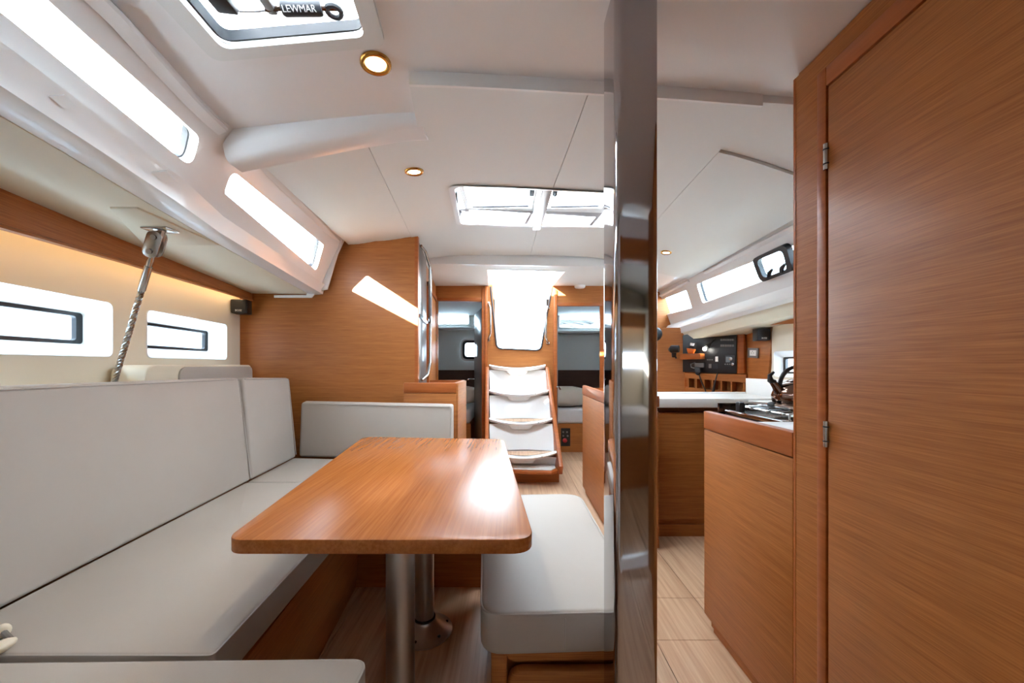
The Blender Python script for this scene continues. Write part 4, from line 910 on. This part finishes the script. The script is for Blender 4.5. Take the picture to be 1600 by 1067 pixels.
# instrument panel
ip = thing('instrument_panel', 'black electrical panel with switches, radio and small display', 'instrument panel', N(1110, 585))
obj('back_plate', nplate([(1067, 524), (1151, 502), (1151, 584), (1067, 581)], -.004, .008), 'black', ip, bevel=.002)
for v in (531, 540):
    for k in range(6):
        u = 1128+k*3.6; obj('breaker', nplate([(u-1.3, v-1.6), (u+1.3, v-1.6), (u+1.3, v+1.6), (u-1.3, v+1.6)], .005, .01), 'grey', ip)
obj('display', nplate([(1134, 555), (1149.5, 555), (1149.5, 572), (1134, 572)], .005, .012), 'rubber', ip, bevel=.002)
obj('display_screen', nplate([(1135.5, 557.5), (1142, 557.5), (1142, 566), (1135.5, 566)], .017, .002), 'screen', ip)
obj('dial', MB().lathe([(.016, 0), (.016, .012), (0, .014)], N(1143.5, 560.5, .015), 14, nn), 'steel', ip)
for u in (1134.5, 1138, 1141.5): obj('button', MB().lathe([(.006, 0), (.006, .005), (0, .006)], N(u, 569, .016), 8, nn), 'grey', ip)
obj('button', MB().lathe([(.014, 0), (.014, .01), (0, .012)], N(1146.5, 569, .016), 12, nn), 'steel', ip)
obj('switch_plate', nplate([(1118.5, 557), (1122.5, 557), (1122.5, 565), (1118.5, 565)], .005, .006), 'white', ip)
for u in (1106, 1108.5, 1111, 1113.5): obj('indicator', nplate([(u-.7, 561), (u+.7, 561), (u+.7, 563), (u-.7, 563)], .005, .004), 'grey', ip)
obj('gauge', nplate([(1108, 568.5), (1112, 568.5), (1112, 575), (1108, 575)], .005, .004), 'grey', ip)
obj('gauge', nplate([(1114, 568), (1122, 568), (1122, 576), (1114, 576)], .005, .004), 'rubber', ip)
obj('radio_face', nplate([(1087, 567), (1101, 567), (1101, 574), (1087, 574)], .005, .02), 'grey', ip, bevel=.003)
# reading lamp
rl = thing('reading_lamp', 'small black reading lamp shining on the black electrical panel', 'lamp', N(1108, 545))
la, lb_ = N(1117, 531, .02), N(1106.5, 545.5, .07)
obj('stem', MB().tube([N(1117, 531, .004), la, lerp(la, lb_, .4)], .008, 8), 'black', rl)
ax = (lb_-la).normalized(); obj('shade', MB().lathe([(.012, 0), (.022, .02), (.026, .045), (.024, .045), (.0, .03)], lerp(la, lb_, .4), 16, ax), 'black', rl)
obj('bulb', blob(lb_, .018, .018, .018), 'lamp_cool', rl, smooth=80)
# shelf with orange-white device
shf = tag(obj('wall_shelf', nplate([(1071, 553), (1102, 552.5), (1102, 561), (1071, 562)], .005, .10), 'wood_edge', bevel=.004), 'small wooden shelf on the black electrical panel', 'shelf')
od = thing('orange_device', 'orange and white handheld device standing on the small shelf', 'device', N(1085, 553, .05))
obj('cradle', nplate([(1078, 544), (1091, 546), (1088, 552.5), (1080, 552.5)], .04, .03), 'orange', od, bevel=.004)
obj('body', nplate([(1084, 534.5), (1093, 536), (1090, 545), (1083, 543)], .04, .035), 'black', od, bevel=.004)
obj('face', nplate([(1085, 536), (1091.5, 537), (1090, 541), (1084.5, 540)], .076, .004), 'white', od)
# radio handset with coiled lead
hs = thing('radio_handset', 'black radio handset hanging by its lead in front of the pigeonholes', 'handset', N(1096, 587, .05))
obj('microphone', MB().loft([round_poly([N(u, v, o_) for u, v in [(1089, 573.5), (1098, 575), (1099, 581), (1095, 587), (1091, 584)]], .01) for o_ in (.03, .06)]), 'black', hs, bevel=.005)
obj('lead', MB().tube([N(1096, 586, .045), N(1099, 596, .04), (N(1103, 606, .03)), N(1107, 617, .03)], .006, 8), 'black', hs)
obj('lead', MB().tube([N(1088, 566, .02), N(1083, 569, .05), N(1084, 574, .05), N(1090, 576, .04)], .004, 8), 'grey', hs)
tag(obj('power_lead', MB().tube([N(1122, 582, .01), N(1120, 595, .03), N(1118, 605, .03), N(1115, 618, .03)], [.005, .006, .012, .014], 8), 'black'), 'black lead dangling over the pigeonholes beside the radio handset', 'lead')
# small black swivel lamp on the wooden panel
sw = thing('swivel_lamp', 'small black swivel lamp on the wooden panel left of the electrical panel', 'lamp', W(1053, 560, 3.9))
obj('head', MB().tube([W(1048, 546, 3.86), W(1050, 545.5, 3.82), W(1061, 545, 3.78)], [.025, .04, .034], 14), 'black', sw, smooth=50)
obj('arm', MB().tube([W(1053, 548, 3.88), W(1053, 558, 3.89)], [.026, .02], 12), 'black', sw)
obj('socket', MB().tube([W(1055.5, 557, 3.88), W(1056.5, 560, 3.88)], .008, 8), 'rubber', sw)
tag(obj('deck_speaker', MB().lathe([(.0, .05), (.045, .045), (.07, .015), (.072, -.02), (.04, -.04), (0, -.04)], W(1023, 522, 3.8), 22, (-.2, -1, 0)), 'black', smooth=60), 'black round lamp housing half hidden behind the chrome post', 'lamp')
# power outlet
ON = V((-.992, .127, 0))
ou = thing('power_outlet', 'grey framed power socket with white insert on the wooden panel', 'socket', Q(1180, 559))
O = lambda u, v, o_: Q(u, v)+ON*o_
obj('frame', MB().prism([O(u, v, .012) for u, v in [(1172.5, 543.5), (1188.5, 544), (1188, 559.5), (1172.5, 558.5)]], ON*.012), 'grey', ou, bevel=.002)
ins_ = obj('insert', MB().prism([O(u, v, .024) for u, v in [(1176.5, 547), (1186.5, 547.2), (1186, 556), (1176.5, 555.5)]], ON*.003), 'white', ou)
for u, v in ((1179.5, 551.5), (1183, 551.5), (1181, 549)): obj('pin_hole', MB().lathe([(.004, 0), (.004, .002), (0, .002)], O(u, v, .0265), 8, ON), 'black', ins_)
speaker(W(1190, 523, 3.1), (-.15, -1, 0), 'small black cube loudspeaker above the grey framed power socket', .049)
# opening portlight in the starboard long window
pq = [hit(bs, 1180, 402), hit(bs, 1236, 376), hit(bs, 1247, 420), hit(bs, 1194, 440)]
rg, nm_ = wquad(pq, .05); nm_ = V((abs(nm_.x), nm_.y, nm_.z))
cq = sum(rg, V())/len(rg); inn = [cq+(p-cq)*.72 for p in rg]
po = thing('opening_portlight', 'black framed opening portlight set in the long galley window', 'portlight', cq)
obj('frame', MB().loft([[p-nm_*.0 for p in rg], [p-nm_*.03 for p in [cq+(q_-cq)*.97 for q_ in rg]], [p-nm_*.03 for p in inn], [p for p in inn], rg], cap=False), 'black', po, smooth=30)
obj('pane', MB().prism([p-nm_*.008 for p in inn], nm_*.004), 'glass', po)
for a_ in (.22, .72):
    p = lerp(inn[0], inn[0], 0); e_ = lerp(hit(bs, 1200, 432), hit(bs, 1240, 416), a_)-nm_*.03
    obj('latch', MB().tube([e_, e_+V((-.01, -.02, .02)), e_+V((-.012, -.05, .035))], [.012, .014, .008], 10), 'rubber', po)
